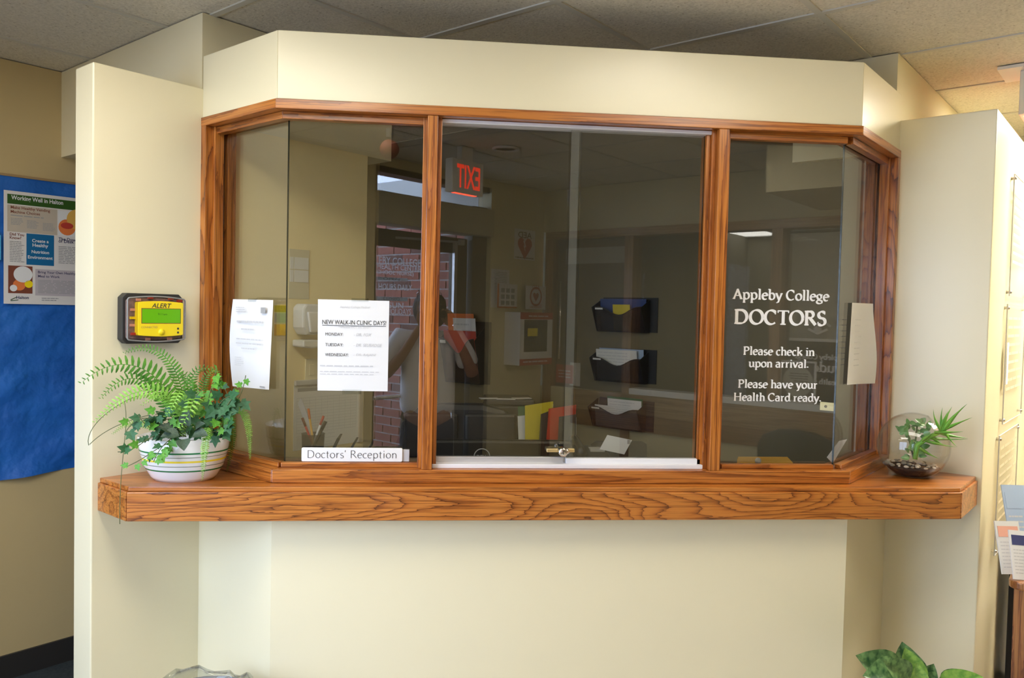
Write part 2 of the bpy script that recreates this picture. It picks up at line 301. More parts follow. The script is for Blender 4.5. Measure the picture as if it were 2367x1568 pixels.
# ------------------------------------------------------------------ mesh helpers
class MB:
    def __init__(s): s.v = []; s.f = []; s.mi = []
    def add(s, vs, fs, mi=0):
        o = len(s.v); s.v += [tuple(v) for v in vs]
        for f in fs: s.f.append([i + o for i in f]); s.mi.append(mi)
        return s
    def box(s, x0, x1, y0, y1, z0, z1, mi=0):
        vs = [(x, y, z) for z in (z0, z1) for y in (y0, y1) for x in (x0, x1)]
        return s.add(vs, [(0, 2, 3, 1), (4, 5, 7, 6), (0, 1, 5, 4), (2, 6, 7, 3), (0, 4, 6, 2), (1, 3, 7, 5)], mi)
    def prism(s, poly, d0, d1, mi=0):                 # poly in x,y; extruded in z
        n = len(poly); A = sum(poly[i][0] * poly[(i + 1) % n][1] - poly[(i + 1) % n][0] * poly[i][1] for i in range(n))
        if A < 0: poly = poly[::-1]
        vs = [(x, y, d0) for x, y in poly] + [(x, y, d1) for x, y in poly]
        return s.add(vs, [list(range(n))[::-1], list(range(n, 2 * n))] + [(i, (i + 1) % n, (i + 1) % n + n, i + n) for i in range(n)], mi)
    def poly(s, pts, mi=0): return s.add(pts, [list(range(len(pts)))], mi)
    def tube(s, pts, r, n=8, mi=0, cap=True):
        pts = [Vector(p) for p in pts]; k = len(pts); rs = r if isinstance(r, (list, tuple)) else [r] * k
        rings = []; ref = None
        for i in range(k):
            t = (pts[min(i + 1, k - 1)] - pts[max(i - 1, 0)]).normalized()
            if ref is None: ref = t.orthogonal().normalized()
            u = (ref - t * ref.dot(t)).normalized(); ref = u; w_ = t.cross(u)
            rings.append([pts[i] + (u * math.cos(2 * PI * j / n) + w_ * math.sin(2 * PI * j / n)) * rs[i] for j in range(n)])
        vs = [q for g in rings for q in g]; fs = []
        for i in range(k - 1):
            for j in range(n): fs.append((i * n + j, i * n + (j + 1) % n, (i + 1) * n + (j + 1) % n, (i + 1) * n + j))
        if cap: fs += [list(range(n))[::-1], list(range((k - 1) * n, k * n))]
        return s.add(vs, fs, mi)
    def lathe(s, prof, n=24, mi=0, c=(0, 0, 0), sx=1, sy=1, closed=False):   # prof (r,z)
        vs = []; fs = []
        for r, z in prof: vs += [(c[0] + r * sx * math.cos(2 * PI * j / n), c[1] + r * sy * math.sin(2 * PI * j / n), c[2] + z) for j in range(n)]
        for i in range(len(prof) - 1):
            for j in range(n): fs.append((i * n + j, i * n + (j + 1) % n, (i + 1) * n + (j + 1) % n, (i + 1) * n + j))
        if closed: fs += [list(range(n))[::-1], list(range((len(prof) - 1) * n, len(prof) * n))]
        return s.add(vs, fs, mi)
    def ball(s, c, r, n=12, m=8, mi=0):
        rx, ry, rz = r if isinstance(r, (list, tuple)) else (r, r, r)
        vs = [(c[0], c[1], c[2] - rz)]; fs = []
        for i in range(1, m):
            t = PI * i / m
            vs += [(c[0] + rx * math.sin(t) * math.cos(2 * PI * j / n), c[1] + ry * math.sin(t) * math.sin(2 * PI * j / n), c[2] - rz * math.cos(t)) for j in range(n)]
        vs.append((c[0], c[1], c[2] + rz)); L = len(vs) - 1
        for j in range(n): fs.append((0, 1 + (j + 1) % n, 1 + j)); fs.append((L, 1 + (m - 2) * n + j, 1 + (m - 2) * n + (j + 1) % n))
        for i in range(m - 2):
            for j in range(n): fs.append((1 + i * n + j, 1 + i * n + (j + 1) % n, 1 + (i + 1) * n + (j + 1) % n, 1 + (i + 1) * n + j))
        return s.add(vs, fs, mi)
    def disc(s, c, r, n=20, mi=0, ry=None):
        return s.add([(c[0] + r * math.cos(2 * PI * j / n), c[1] + (ry or r) * math.sin(2 * PI * j / n), c[2]) for j in range(n)], [list(range(n))], mi)
    def mesh(s, name, mats, smooth=False):
        me = bpy.data.meshes.new(name); me.from_pydata(s.v, [], s.f)
        for m_ in (mats if isinstance(mats, (list, tuple)) else [mats]): me.materials.append(m_)
        me.polygons.foreach_set('material_index', s.mi)
        if smooth: me.polygons.foreach_set('use_smooth', [True] * len(s.f))
        me.validate(); me.update(); return me
    def build(s, name, mats, parent=None, smooth=False, bevel=0, m=None):
        return link(name, s.mesh(name, mats, smooth), parent, bevel, m)
def link(name, me, parent=None, bevel=0, m=None):
    o = bpy.data.objects.new(name, me); COL.objects.link(o)
    if parent: o.parent = parent
    if m is not None: o.matrix_local = m
    if bevel:
        b = o.modifiers.new('bevel', 'BEVEL'); b.width = bevel; b.segments = 2; b.limit_method = 'ANGLE'; b.angle_limit = 0.6
    return o
def tag(o, label, cat, group=None, kind=None):
    o['label'] = label; o['category'] = cat
    if group: o['group'] = group
    if kind: o['kind'] = kind
    return o
def thing(name, label, cat, m=None, group=None, kind=None):
    o = bpy.data.objects.new(name, None); COL.objects.link(o); o.empty_display_size = 0.05
    if m is not None: o.matrix_world = m
    return tag(o, label, cat, group, kind)
def T(x, y, z, rz=0, s=1): return Matrix.Translation((x, y, z)) @ Matrix.Rotation(rz, 4, 'Z') @ Matrix.Scale(s, 4)
def wbox(name, mats, a0, a1, b0, b1, z0, z1, parent=None, bevel=0):       # box on the building axes, world coords
    mb = MB(); mb.box(0, a1 - a0, 0, b1 - b0, 0, z1 - z0)
    o = link(name, mb.mesh(name, mats), parent, bevel)
    mw = Matrix.Translation(P(a0, b0, z0)) @ Matrix.Rotation(PI / 4, 4, 'Z')
    o.matrix_world = mw if parent is None else parent.matrix_world.inverted() @ mw
    return o
_tx = {}
def text_mesh(body, name, m_, width=None, height=None, bold=0.0, shear=0.0, align='LEFT', spacing=1.0, mirror=False, z=0.0):
    c = bpy.data.curves.new('t', 'FONT'); c.body = body; c.size = 1; c.offset = bold; c.shear = shear; c.space_character = spacing
    c.align_x = align; c.resolution_u = 3
    o = bpy.data.objects.new('t', c); COL.objects.link(o)
    dg = bpy.context.evaluated_depsgraph_get(); me = bpy.data.meshes.new_from_object(o.evaluated_get(dg))
    bpy.data.objects.remove(o); bpy.data.curves.remove(c); me.name = name
    xs = [v.co.x for v in me.vertices]; ys = [v.co.y for v in me.vertices]
    if not xs: return me
    w0, h0 = max(xs) - min(xs), max(ys) - min(ys); x0 = min(xs); y0 = min(ys)
    kx = (width / w0) if width else (height / h0); ky = (height / h0) if height else kx
    for v in me.vertices:
        x = (v.co.x - x0) * kx; y = (v.co.y - y0) * ky
        if mirror: x = (w0 * kx) - x
        v.co = (x, y, z)
    if mirror: me.flip_normals()
    me.materials.clear(); me.materials.append(m_); return me
def text(name, body, m_, parent, x, y, z, width=None, height=None, **k):
    me = text_mesh(body, name, m_, width, height, **k)
    return link(name, me, parent, m=Matrix.Translation((x, y, z)))
def bars(mb, x0, x1, y0, y1, z, n, fill=0.5, mi=0, rag=0.3, words=5):
    h = (y1 - y0) / n
    for i in range(n):
        y = y1 - (i + 1) * h + h * (1 - fill) / 2; x = x0; xe = x1 - (x1 - x0) * rag * random.random()
        while x < xe - 1e-5:
            wd = (x1 - x0) / words * random.uniform(0.5, 1.4); x2 = min(x + wd, xe)
            mb.poly([(x, y, z), (x2, y, z), (x2, y + h * fill, z), (x, y + h * fill, z)], mi); x = x2 + (x1 - x0) * 0.025
def quad(mb, x0, x1, y0, y1, z, mi=0): return mb.poly([(x0, y0, z), (x1, y0, z), (x1, y1, z), (x0, y1, z)], mi)

# ---- broad-nib lettering for the serif vinyl text
def arc(cx, cy_, rx, ry, a0, a1, n=12):
    return [(cx + rx * math.cos(math.radians(a0 + (a1 - a0) * i / n)), cy_ + ry * math.sin(math.radians(a0 + (a1 - a0) * i / n))) for i in range(n + 1)]
def glyphs():
    G = {}
    st = lambda x, y0, y1: [(x, y0), (x, y1)]
    se = lambda x, y, l=0.07, r=0.07: ('s', [(x - l * 1.4, y), (x + r * 1.4, y)])
    X = 0.46; C = 0.70; K = 0.74
    G['A'] = (0.68, [[(0.06, 0), (0.33, C)], [(0.31, C), (0.6, 0)], ('s', [(0.15, 0.24), (0.49, 0.24)]), se(0.06, 0.015), se(0.6, 0.015)])
    G['C'] = (0.68, [arc(0.37, 0.35, 0.31, 0.345, 48, 312, 20), ('s', [(0.575, 0.5), (0.585, 0.66)])])
    G['D'] = (0.76, [st(0.13, 0, C), [(0.13, C - .02), (0.34, C - .02)] + arc(0.34, 0.35, 0.31, 0.33, 90, -90, 16) + [(0.13, 0.02)], se(0.13, 0.015, .08, 0), se(0.13, C - .015, .08, 0)])
    G['O'] = (0.78, [arc(0.39, 0.35, 0.32, 0.345, 0, 360, 26)])
    G['T'] = (0.62, [st(0.31, 0, C), ('s', [(0.03, C - 0.02), (0.59, C - 0.02)]), ('s', [(0.04, C - .12), (0.035, C)]), ('s', [(0.58, C - .12), (0.585, C)]), se(0.31, 0.015, .1, .1)])
    G['R'] = (0.66, [st(0.13, 0, C), [(0.13, C - .02), (0.3, C - .02)] + arc(0.3, 0.525, 0.17, 0.16, 90, -90, 12) + [(0.13, 0.365)], [(0.3, 0.36), (0.6, 0.01)], se(0.13, 0.015, .08, .08), se(0.13, C - .015, .08, 0)])
    G['S'] = (0.52, [arc(0.26, 0.525, 0.17, 0.165, 40, 270, 14) [:-1] + arc(0.25, 0.18, 0.19, 0.18, 90, -140, 14), ('s', [(0.4, 0.55), (0.41, 0.67)]), ('s', [(0.07, 0.17), (0.08, 0.04)])])
    G['P'] = (0.58, [st(0.13, 0, C), [(0.13, C - .02), (0.3, C - .02)] + arc(0.3, 0.515, 0.19, 0.17, 90, -90, 12) + [(0.13, 0.345)], se(0.13, 0.015, .08, .08), se(0.13, C - .015, .08, 0)])
    G['H'] = (0.8, [st(0.15, 0, C), st(0.65, 0, C), ('s', [(0.15, 0.37), (0.65, 0.37)]), se(0.15, .015), se(0.65, .015), se(0.15, C - .015), se(0.65, C - .015)])
    G['a'] = (0.5, [arc(0.2, 0.32, 0.17, 0.14, 150, 0, 8) + [(0.37, 0.08)] + arc(0.42, 0.07, 0.05, 0.06, 180, 280, 4), [(0.37, 0.28)] + arc(0.21, 0.14, 0.15, 0.13, 80, 330, 12)])
    G['b'] = (0.54, [st(0.12, 0.02, K), [(0.12, 0.1)] + arc(0.28, 0.23, 0.19, 0.225, -140, 140, 16), se(0.1, K - .015, .07, .02)])
    G['c'] = (0.43, [arc(0.25, 0.23, 0.19, 0.225, 50, 310, 16)])
    G['d'] = (0.56, [st(0.43, 0.02, K), arc(0.25, 0.23, 0.18, 0.225, 40, 320, 16), se(0.41, K - .015, .07, .02), se(0.44, .015, 0, .09)])
    G['e'] = (0.48, [[(0.07, 0.25), (0.42, 0.28)] + arc(0.25, 0.23, 0.185, 0.225, 14, 310, 18)])
    G['g'] = (0.5, [arc(0.23, 0.29, 0.155, 0.16, 0, 360, 16), arc(0.25, -0.08, 0.2, 0.12, 0, 360, 16), [(0.15, 0.15), (0.12, 0.07), (0.3, 0.03)], ('s', [(0.33, 0.42), (0.47, 0.43)])])
    G['h'] = (0.56, [st(0.13, 0, K), [(0.13, 0.3)] + arc(0.29, 0.3, 0.15, 0.15, 140, 0, 8) + [(0.44, 0)], se(0.11, K - .015, .07, .02), se(0.13, .015), se(0.44, .015)])
    G['i'] = (0.28, [st(0.14, 0, X), [(0.14, 0.6), (0.141, 0.69)], se(0.14, .015), se(0.12, X - .015, .07, .02)])
    G['k'] = (0.56, [st(0.13, 0, K), [(0.15, 0.2), (0.42, 0.45)], [(0.24, 0.28), (0.5, 0.01)], se(0.11, K - .015, .07, .02), se(0.13, .015), se(0.42, X - .015, .06, .06)])
    G['l'] = (0.28, [st(0.14, 0, K), se(0.12, K - .015, .07, .02), se(0.14, .015)])
    G['n'] = (0.57, [st(0.13, 0, X), [(0.13, 0.3)] + arc(0.29, 0.3, 0.15, 0.15, 140, 0, 8) + [(0.44, 0)], se(0.11, X - .015, .07, .02), se(0.13, .015), se(0.44, .015)])
    G['o'] = (0.52, [arc(0.26, 0.23, 0.2, 0.225, 0, 360, 22)])
    G['p'] = (0.56, [st(0.13, -0.25, X), [(0.13, 0.1)] + arc(0.29, 0.23, 0.19, 0.225, -140, 140, 16), se(0.11, X - .015, .07, .02), se(0.13, -0.235)])
    G['r'] = (0.4, [st(0.13, 0, X), [(0.13, 0.3), (0.22, 0.42), (0.34, 0.43)], se(0.11, X - .015, .07, .02), se(0.13, .015)])
    G['s'] = (0.4, [arc(0.2, 0.34, 0.12, 0.11, 40, 270, 10)[:-1] + arc(0.19, 0.115, 0.14, 0.115, 90, -150, 12)])
    G['t'] = (0.36, [[(0.16, 0.6), (0.16, 0.08)] + arc(0.23, 0.07, 0.07, 0.06, 180, 290, 5), ('s', [(0.04, X - .02), (0.31, X - .02)])])
    G['u'] = (0.58, [[(0.13, X), (0.13, 0.15)] + arc(0.27, 0.15, 0.14, 0.14, 180, 330, 8), st(0.45, 0.01, X), se(0.11, X - .015, .07, .02), se(0.43, X - .015, .07, .02), se(0.46, .015, 0, .08)])
    G['v'] = (0.52, [[(0.06, X), (0.26, 0)], [(0.26, 0), (0.46, X)], se(0.07, X - .015, .06, .06), se(0.45, X - .015, .06, .06)])
    G['y'] = (0.52, [[(0.06, X), (0.27, 0)], [(0.46, X), (0.22, -0.16), (0.08, -0.22)], se(0.07, X - .015, .06, .06), se(0.45, X - .015, .06, .06)])
    G['.'] = (0.24, [[(0.1, 0.02), (0.101, 0.11)]])
    G["'"] = (0.24, [[(0.1, 0.72), (0.07, 0.55)]])
    G[' '] = (0.26, [])
    return G
GL = glyphs()
def nib(name, body, m_, parent, x, y, z, width, T_=0.105, t_=0.04, serif=True, nibang=22, mirror=False):
    """x,y: left end of the base line, width: total width of the line of text."""
    mb = MB(); adv = 0.0; xs = []; dz = 0
    for ch in body:
        aw, strokes = GL[ch]
        for stv in strokes:
            ser = isinstance(stv, tuple)
            if ser and not serif and len(stv[1]) == 2 and stv[1][0][1] == stv[1][1][1] and (stv[1][1][0] - stv[1][0][0]) < 0.26 and stv[1][0][1] not in (0.44,): continue
            pts = [(px + adv, py) for px, py in (stv[1] if ser else stv)]
            n = len(pts); L_ = []; R_ = []
            for i in range(n):
                a_ = pts[max(i - 1, 0)]; b_ = pts[min(i + 1, n - 1)]
                dx, dy = b_[0] - a_[0], b_[1] - a_[1]; q = math.hypot(dx, dy) or 1; dx /= q; dy /= q
                th = math.atan2(dy, dx); w_ = t_ + (T_ - t_) * abs(math.sin(th - math.radians(nibang)))
                if ser: w_ = t_
                L_.append((pts[i][0] - dy * w_ / 2, pts[i][1] + dx * w_ / 2)); R_.append((pts[i][0] + dy * w_ / 2, pts[i][1] - dx * w_ / 2))
            for i in range(n - 1):
                dz += 1
                mb.poly([(*R_[i], dz * 1e-6), (*R_[i + 1], dz * 1e-6), (*L_[i + 1], dz * 1e-6), (*L_[i], dz * 1e-6)])
        adv += aw
    lo = min(v[0] for v in mb.v); hi = max(v[0] for v in mb.v); k = width / (hi - lo)
    mb.v = [((hi - v[0] if mirror else v[0] - lo) * k, v[1] * k, v[2]) for v in mb.v]
    o = mb.build(name, m_, parent, m=Matrix.Translation((x, y, z))); return o, k

# ------------------------------------------------------------------ room shell
A0, B0, BW = -0.323, -1.563, 3.757
AMAX = 6.6
def struct(o, label, cat): return tag(o, label, cat, kind='structure')
struct(wbox('floor', M['carpet'], -3.6, AMAX + 0.2, B0 - 4.2, BW + 0.2, -0.06, 0), 'dark slate carpet covering the whole floor', 'floor')
struct(wbox('floor_bounce', mat('pale_bounce_floor', (0.50, 0.48, 0.44), 0.35, vary=(6, (0.45, 0.43, 0.39))), A0, AMAX, B0, 2.55, 0, 0.003), 'unseen pale floor added to bounce light in the waiting area below the picture', 'floor')  # out of view, added pale to throw light onto the lower walls
wl = struct(wbox('wall_left', M['tan'], A0 - 0.15, 3.4, BW, BW + 0.12, 0, CEIL), 'tan painted hall wall behind the blue notice board', 'wall')
bl = struct(wbox('baseboard_left', M['base'], A0, 3.25, BW - 0.012, BW, 0, 0.105), 'dark vinyl baseboard along the tan hall wall', 'baseboard')
# left wing wall and its run into the office
WT = 2.351
wm = struct(wbox('wall_left_wing', M['cream'], 1.075, 1.45, 2.577, 2.705, 0, WT, bevel=0.004), 'cream half-height wing wall carrying the yellow alert device', 'wall')
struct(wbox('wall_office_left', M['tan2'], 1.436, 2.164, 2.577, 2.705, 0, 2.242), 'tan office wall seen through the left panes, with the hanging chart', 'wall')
struct(wbox('wall_bulkhead_left', M['cream'], 1.436, 2.3, 2.585, BW, 2.242, CEIL), 'cream bulkhead under the ceiling above the left wing wall', 'bulkhead')
struct(wbox('wall_right_wing', M['cream'], 3.25, AMAX, 0.489, 0.86, 0, 2.364, bevel=0.004), 'cream wing wall at the right carrying clear signs', 'wall')
struct(wbox('wall_bulkhead_right', M['cream'], 3.22, AMAX, 0.815, 1.2, 2.242, CEIL), 'cream bulkhead under the ceiling behind the right wing wall', 'bulkhead')
struct(wbox('wall_office_right', M['shaded_tan'], 3.25, 3.37, 0.93, BW, 0, CEIL), 'office back wall with shade put into its tan colour, holding the black file pockets', 'wall')
struct(wbox('wall_hall_end', M['beige'], AMAX, AMAX + 0.12, B0, 1.2, 0, CEIL), 'beige end wall of the hall at the far right', 'wall')
# bay: path of the face, offset inwards by d
def path(d):
    y = DF + d
    return [P(1.436 + d, 2.579), Vector((math.sqrt(2) * (1.436 + d) - y, y, 0)), Vector((y - math.sqrt(2) * (0.805 + d), y, 0)), P(3.256, 0.805 + d)]
def seg_mb(i, d0, d1, z0, z1, F):
    """one mitred segment of a board following the bay, in the local coords of frame F"""
    a, b = path(d0), path(d1); q = [a[i], a[i + 1], b[i + 1], b[i]]
    vs = [(v.x, v.y, z) for z in (z0, z1) for v in q]; inv = F.m.inverted()
    vs = [tuple(inv @ Vector(v)) for v in vs]
    return MB().add(vs, [(0, 3, 2, 1), (4, 5, 6, 7), (0, 1, 5, 4), (1, 2, 6, 5), (2, 3, 7, 6), (3, 0, 4, 7)])
FR3 = (BAY_L, FRONT, BAY_R)
names = ('left', 'front', 'right')
ZS = ZC - 0.551                                   # counter top height
for i in range(3):
    struct(seg_mb(i, 0, 0.11, 0, ZS - 0.03, FR3[i]).build('wall_bay_%s_lower' % names[i], M['cream'], m=FR3[i].m), 'cream knee wall below the counter, %s face of the bay' % names[i], 'wall')
    struct(seg_mb(i, 0, 0.11, ZC + 0.641, ZC + 0.851, FR3[i]).build('wall_bay_%s_header' % names[i], M['cream'], m=FR3[i].m, bevel=0.003), 'cream header above the window, %s face of the bay' % names[i], 'wall')

# ------------------------------------------------------------------ ceiling with lay-in tiles
PA, PB = 0.595, 0.636
ceil = struct(wbox('ceiling', M['plenum'], -0.6, AMAX + 0.2, B0 - 0.2, BW + 0.2, CEIL + 0.03, CEIL + 0.09), 'suspended ceiling of square speckled tiles in a diagonal grid', 'ceiling')
cinv = ceil.matrix_world.inverted()
tm = MB().box(0.012, PA - 0.012, 0.012, PB - 0.012, 0.004, 0.02).mesh('ceiling_tile', M['tile'])
ROT = Matrix.Rotation(PI / 4, 4, 'Z')
troffers = {(-1, -2), (-1, -1), (3, -3), (3, -2), (-3, 0), (-3, 1), (-4, 2), (-4, 3)}
ia = range(-5, 8); ib = range(-4, 5)
for i in ia:
    for j in ib:
        a = 2.07 + PA * i; b = 0.92 + PB * j
        if (i, j) in troffers: continue
        if a > AMAX or (b > 1.2 and a > 3.3): continue
        o = bpy.data.objects.new('ceiling_tile', tm); COL.objects.link(o); o.parent = ceil
        o.matrix_local = cinv @ Matrix.Translation(P(a, b, CEIL)) @ ROT
gb = MB(); g0 = 2.07 + PA * ia[0]; g1 = 2.07 + PA * 8; h0 = 0.92 + PB * ib[0]; h1 = 0.92 + PB * 5
for i in range(ia[0], 9):
    m_ = MB().box(-0.012, 0.012, 0, h1 - h0, -0.001, 0.02).build('grid_bar', M['grid'], ceil)
    m_.matrix_local = cinv @ Matrix.Translation(P(2.07 + PA * i, h0, CEIL)) @ ROT
for j in range(ib[0], 6):
    m_ = MB().box(0, g1 - g0, -0.012, 0.012, -0.0005, 0.019).build('grid_bar', M['grid'], ceil)
    m_.matrix_local = cinv @ Matrix.Translation(P(g0, 0.92 + PB * j, CEIL)) @ ROT
def troffer(i, j, label, mt):
    t = thing('ceiling_light', label, 'ceiling light', Matrix.Translation(P(2.07 + PA * i, 0.92 + PB * j, CEIL)) @ ROT)
    f = MB()
    f.box(0.013, PA - 0.013, 0.013, 0.04, -0.006, 0.018); f.box(0.013, PA - 0.013, 2 * PB - 0.04, 2 * PB - 0.013, -0.006, 0.018)
    f.box(0.013, 0.04, 0.04, 2 * PB - 0.04, -0.006, 0.018); f.box(PA - 0.04, PA - 0.013, 0.04, 2 * PB - 0.04, -0.006, 0.018)
    f.build('frame', M['white'], t)
    MB().box(0.04, PA - 0.04, 0.04, 2 * PB - 0.04, 0.002, 0.012).build('diffuser', mt, t)
troffer(-1, -2, 'lit white ceiling light just in front of the reception window', M['diffuser'])
troffer(-3, 0, 'lit white ceiling light just left of the viewer', M['diffuser3'])
troffer(-4, 2, 'unseen lit ceiling light added to brighten the left hall', M['diffuser4'])  # out of view, added to lift the light in the left hall
troffer(3, -3, 'lit white ceiling light over the hall at the right', M['diffuser5'])

# ------------------------------------------------------------------ reception window (oak bay)
win = thing('window_1', 'oak framed bay window of the reception with fixed panes and sliding glass', 'window', FRONT.m, kind='structure')
def wpart(name, mb, mt, F=None, bevel=0.0015, smooth=False):
    o = mb.build(name, mt, win, smooth, bevel)
    if F is not None: o.matrix_local = FRONT.m.inverted() @ F.m
    return o
zt = ZC + 0.641; zb = ZC + 0.611; zg = ZC + 0.588; zs = ZC - 0.508; zst = ZC - 0.493
for i in range(3):
    wpart('head_casing', seg_mb(i, -0.006, 0.11, zb, zt, FR3[i]), M['oak_h'], FR3[i])
    if i != 1: wpart('head_stop', seg_mb(i, 0.028, GD - 0.004, zg, zb, FR3[i]), M['oak_h'], FR3[i])
    if i != 1: wpart('head_stop', seg_mb(i, GD + 0.012, 0.09, zg + 0.008, zb, FR3[i]), M['oak_h'], FR3[i])
    wpart('sill_board', seg_mb(i, -0.004, 0.11, ZS, zs, FR3[i]), M['oak_h'], FR3[i], bevel=0.003)
    if i != 1: wpart('sill_stop', seg_mb(i, 0.03, GD - 0.004, zs, zst, FR3[i]), M['oak_h'], FR3[i])
for x0, x1 in ((0, 0.463), (1.44, 1.871)):
    wpart('head_stop', MB().box(x0 + 0.012, x1 - (0.0 if x0 < 1 else 0.012), zg, zb, -GD + 0.004, -0.028), M['oak_h'])
    wpart('sill_stop', MB().box(x0 + 0.02, x1 - (0.0 if x0 < 1 else 0.02), zs, zst, -GD + 0.004, -0.03), M['oak_h'])
# jambs against the wing walls
mb = MB().box(0.361 - 0.006, 0.361 + 0.11, zs, zb, 0, 0.03); wpart('jamb', mb, M['oak_j'], WALL_L)
mb = MB().box(0.361 + 0.022, 0.361 + GD - 0.004, zs, zb, 0.03, 0.043); wpart('jamb_stop', mb, M['oak_v'], WALL_L)
mb = MB().box(0.361 + GD + 0.012, 0.361 + 0.085, zs, zb, 0.03, 0.043); wpart('jamb_stop', mb, M['oak_v'], WALL_L)
mb = MB().box(-0.11, 0.006, zs, zb, 0, 0.03); wpart('jamb', mb, M['oak_j'], WALL_R)
mb = MB().box(-GD + 0.004, -0.022, zs, zb, 0.03, 0.043); wpart('jamb_stop', mb, M['oak_v'], WALL_R)
mb = MB().box(-0.085, -GD - 0.012, zs, zb, 0.03, 0.043); wpart('jamb_stop', mb, M['oak_v'], WALL_R)
# mullions (x local = world x + 0.499)
for x0, x1, side in ((0.463, 0.496, -1), (1.405, 1.440, 1)):
    wpart('mullion', MB().box(x0, x1, zs, zb, -0.10, 0.004), M['oak_v'], bevel=0.002)
    wpart('mullion_stop', MB().box(x0 - 0.014, x0, zs, zb, -GD + 0.004 if side < 0 else -0.05, -0.024), M['oak_v'])
    wpart('mullion_stop', MB().box(x1, x1 + 0.013, zs, zb, -GD + 0.004 if side > 0 else -0.05, -0.024), M['oak_v'])
    if side > 0: wpart('mullion_stop', MB().box(x0 - 0.028, x0 - 0.014, zs, zb, -0.09, -0.04), M['oak_v'])
# fixed panes; x of the mitred corners at the glass depth
pg = path(GD)
cl = pg[1].x + 0.499; crx = pg[2].x + 0.499
TH = 0.006
def pane(name, x0, x1, z0, z1, n0, F=None):
    m_ = MB().box(x0, x1, z0, z1, n0 - TH, n0); m_.mi = [0, 0, 1, 1, 1, 1]
    return wpart(name, m_, [M['glass'], M['edge']], F, 0)
pane('glass_pane', cl, 0.463, zst - 0.008, zg + 0.008, -GD)
pane('glass_pane', 1.440, crx, zst - 0.008, zg + 0.008, -GD)
lw = (Vector((pg[1].x, pg[1].y, 0)) - P(1.436 + GD, 2.577)).length
pane('glass_pane', 0.03, lw - 0.001, zst - 0.008, zg + 0.008, -GD, BAY_L)
s0 = (pg[2] - P(2.773, 0.805)).dot(AX); pane('glass_pane', s0 + 0.001, 0.477 - 0.03, zst - 0.008, zg + 0.008, -GD, BAY_R)
# sliding glass: tracks, two panels and lock
tr = wpart('top_track', MB().box(0.496, 1.392, zg + 0.010, zb - 0.001, -0.085, -0.03), M['alu_white'], bevel=0.002)
tr = wpart('bottom_track', MB().box(0.496, 1.392, zs, zs + 0.014, -0.085, -0.022), M['alu_white'], bevel=0.002)
s1 = wpart('sliding_pane', (lambda m_: (setattr(m_, 'mi', [0, 0, 1, 1, 1, 1]), m_)[1])(MB().box(0.498, 0.966, zs + 0.016, zg + 0.018, -0.076, -0.07)), [M['glass'], M['edge']], bevel=0)
MB().box(0.498, 0.942, zs + 0.012, zs + 0.031, -0.080, -0.062).build('bottom_rail', M['alu'], s1, bevel=0.002)
s2 = wpart('sliding_pane', (lambda m_: (setattr(m_, 'mi', [0, 0, 1, 1, 1, 1]), m_)[1])(MB().box(0.928, 1.375, zs + 0.016, zg + 0.018, -0.058, -0.052)), [M['glass'], M['edge']], bevel=0)
MB().box(0.935, 1.39, zs + 0.012, zs + 0.0315, -0.062, -0.04).build('bottom_rail', M['alu_white'], s2, bevel=0.002)
MB().box(0.9285, 0.955, zs + 0.033, zg + 0.010, -0.0518, -0.051).build('overlap_sheen', M['strip'], s2)  # sheet added for the brighter reflection where the panes overlap
lk = MB(); lk.box(0.872, 0.965, 1.151, 1.163, -0.066, -0.05)
lock = wpart('sliding_lock', lk, M['brass'], bevel=0.002)
MB().tube([(0.921, 1.157, -0.05), (0.921, 1.157, -0.012), (0.921, 1.157, -0.01)], [0.014, 0.014, 0.011], 20).build('lock_cylinder', M['chrome'], lock, True)
MB().tube([(0.936, 1.157, -0.05), (0.936, 1.157, -0.03)], 0.009, 14).build('plunger', M['chrome'], lock, True)
MB().box(0.9195, 0.9225, 1.1515, 1.1625, -0.0105, -0.0092).build('keyway', M['ink'], lock)
# vinyl lettering on the right pane
for body, x0, x1, yb, T_ in (('Appleby College', 1693, 1917, 694, .12), ('DOCTORS', 1697, 1910, 751, .13), ('Please check in', 1718, 1882, 822, .12),
                             ('upon arrival.', 1730, 1868, 850, .12), ('Please have your', 1706, 1888, 898, .12), ('Health Card ready.', 1696, 1897, 928, .12)):
    u0, v0 = FRONT.hit(x0, yb - 3, -GD); u1, v1 = FRONT.hit(x1, yb + 2, -GD)
    nib('vinyl_lettering', body, M['vinyl'], win, u0, (v0 + v1) / 2, -GD + 0.0012, u1 - u0, T_ * 1.3, 0.066)

# ------------------------------------------------------------------ counter
ctr = thing('counter', 'long oak ledge running under the reception window between the wing walls', 'counter', FRONT.m)
ZB_ = ZC - 0.654; YF = 2.46
fl = Vector((-0.913, YF, 0)); fr_ = Vector((1.748, YF, 0)); wl_ = P(1.094, 2.577); wr_ = P(3.25, 0.502)
jl, jr = P(1.436, 2.577), P(3.25, 0.805); p1, p2 = path(0.0)[1:3]
def off_poly(inset):
    e = inset
    return [(wl_ + (AX) * e), fl + AX * e * 0.9 + Vector((0.0, e, 0)), fr_ + Vector((-e * 0.4, e, 0)) , wr_ + BX * e, jr, p2, p1, jl]
def loc(v, z): q = FRONT.m.inverted() @ Vector((v.x, v.y, z)); return tuple(q)
def slab(poly, z0, z1):
    n = len(poly); vs = [loc(v, z0) for v in poly] + [loc(v, z1) for v in poly]
    return MB().add(vs, [list(range(n))[::-1], list(range(n, 2 * n))] + [(i, (i + 1) % n, (i + 1) % n + n, i + n) for i in range(n)])
slab(off_poly(0.007), ZS - 0.014, ZS).build('countertop', M['oak_w'], ctr, bevel=0.002)
th = 0.022
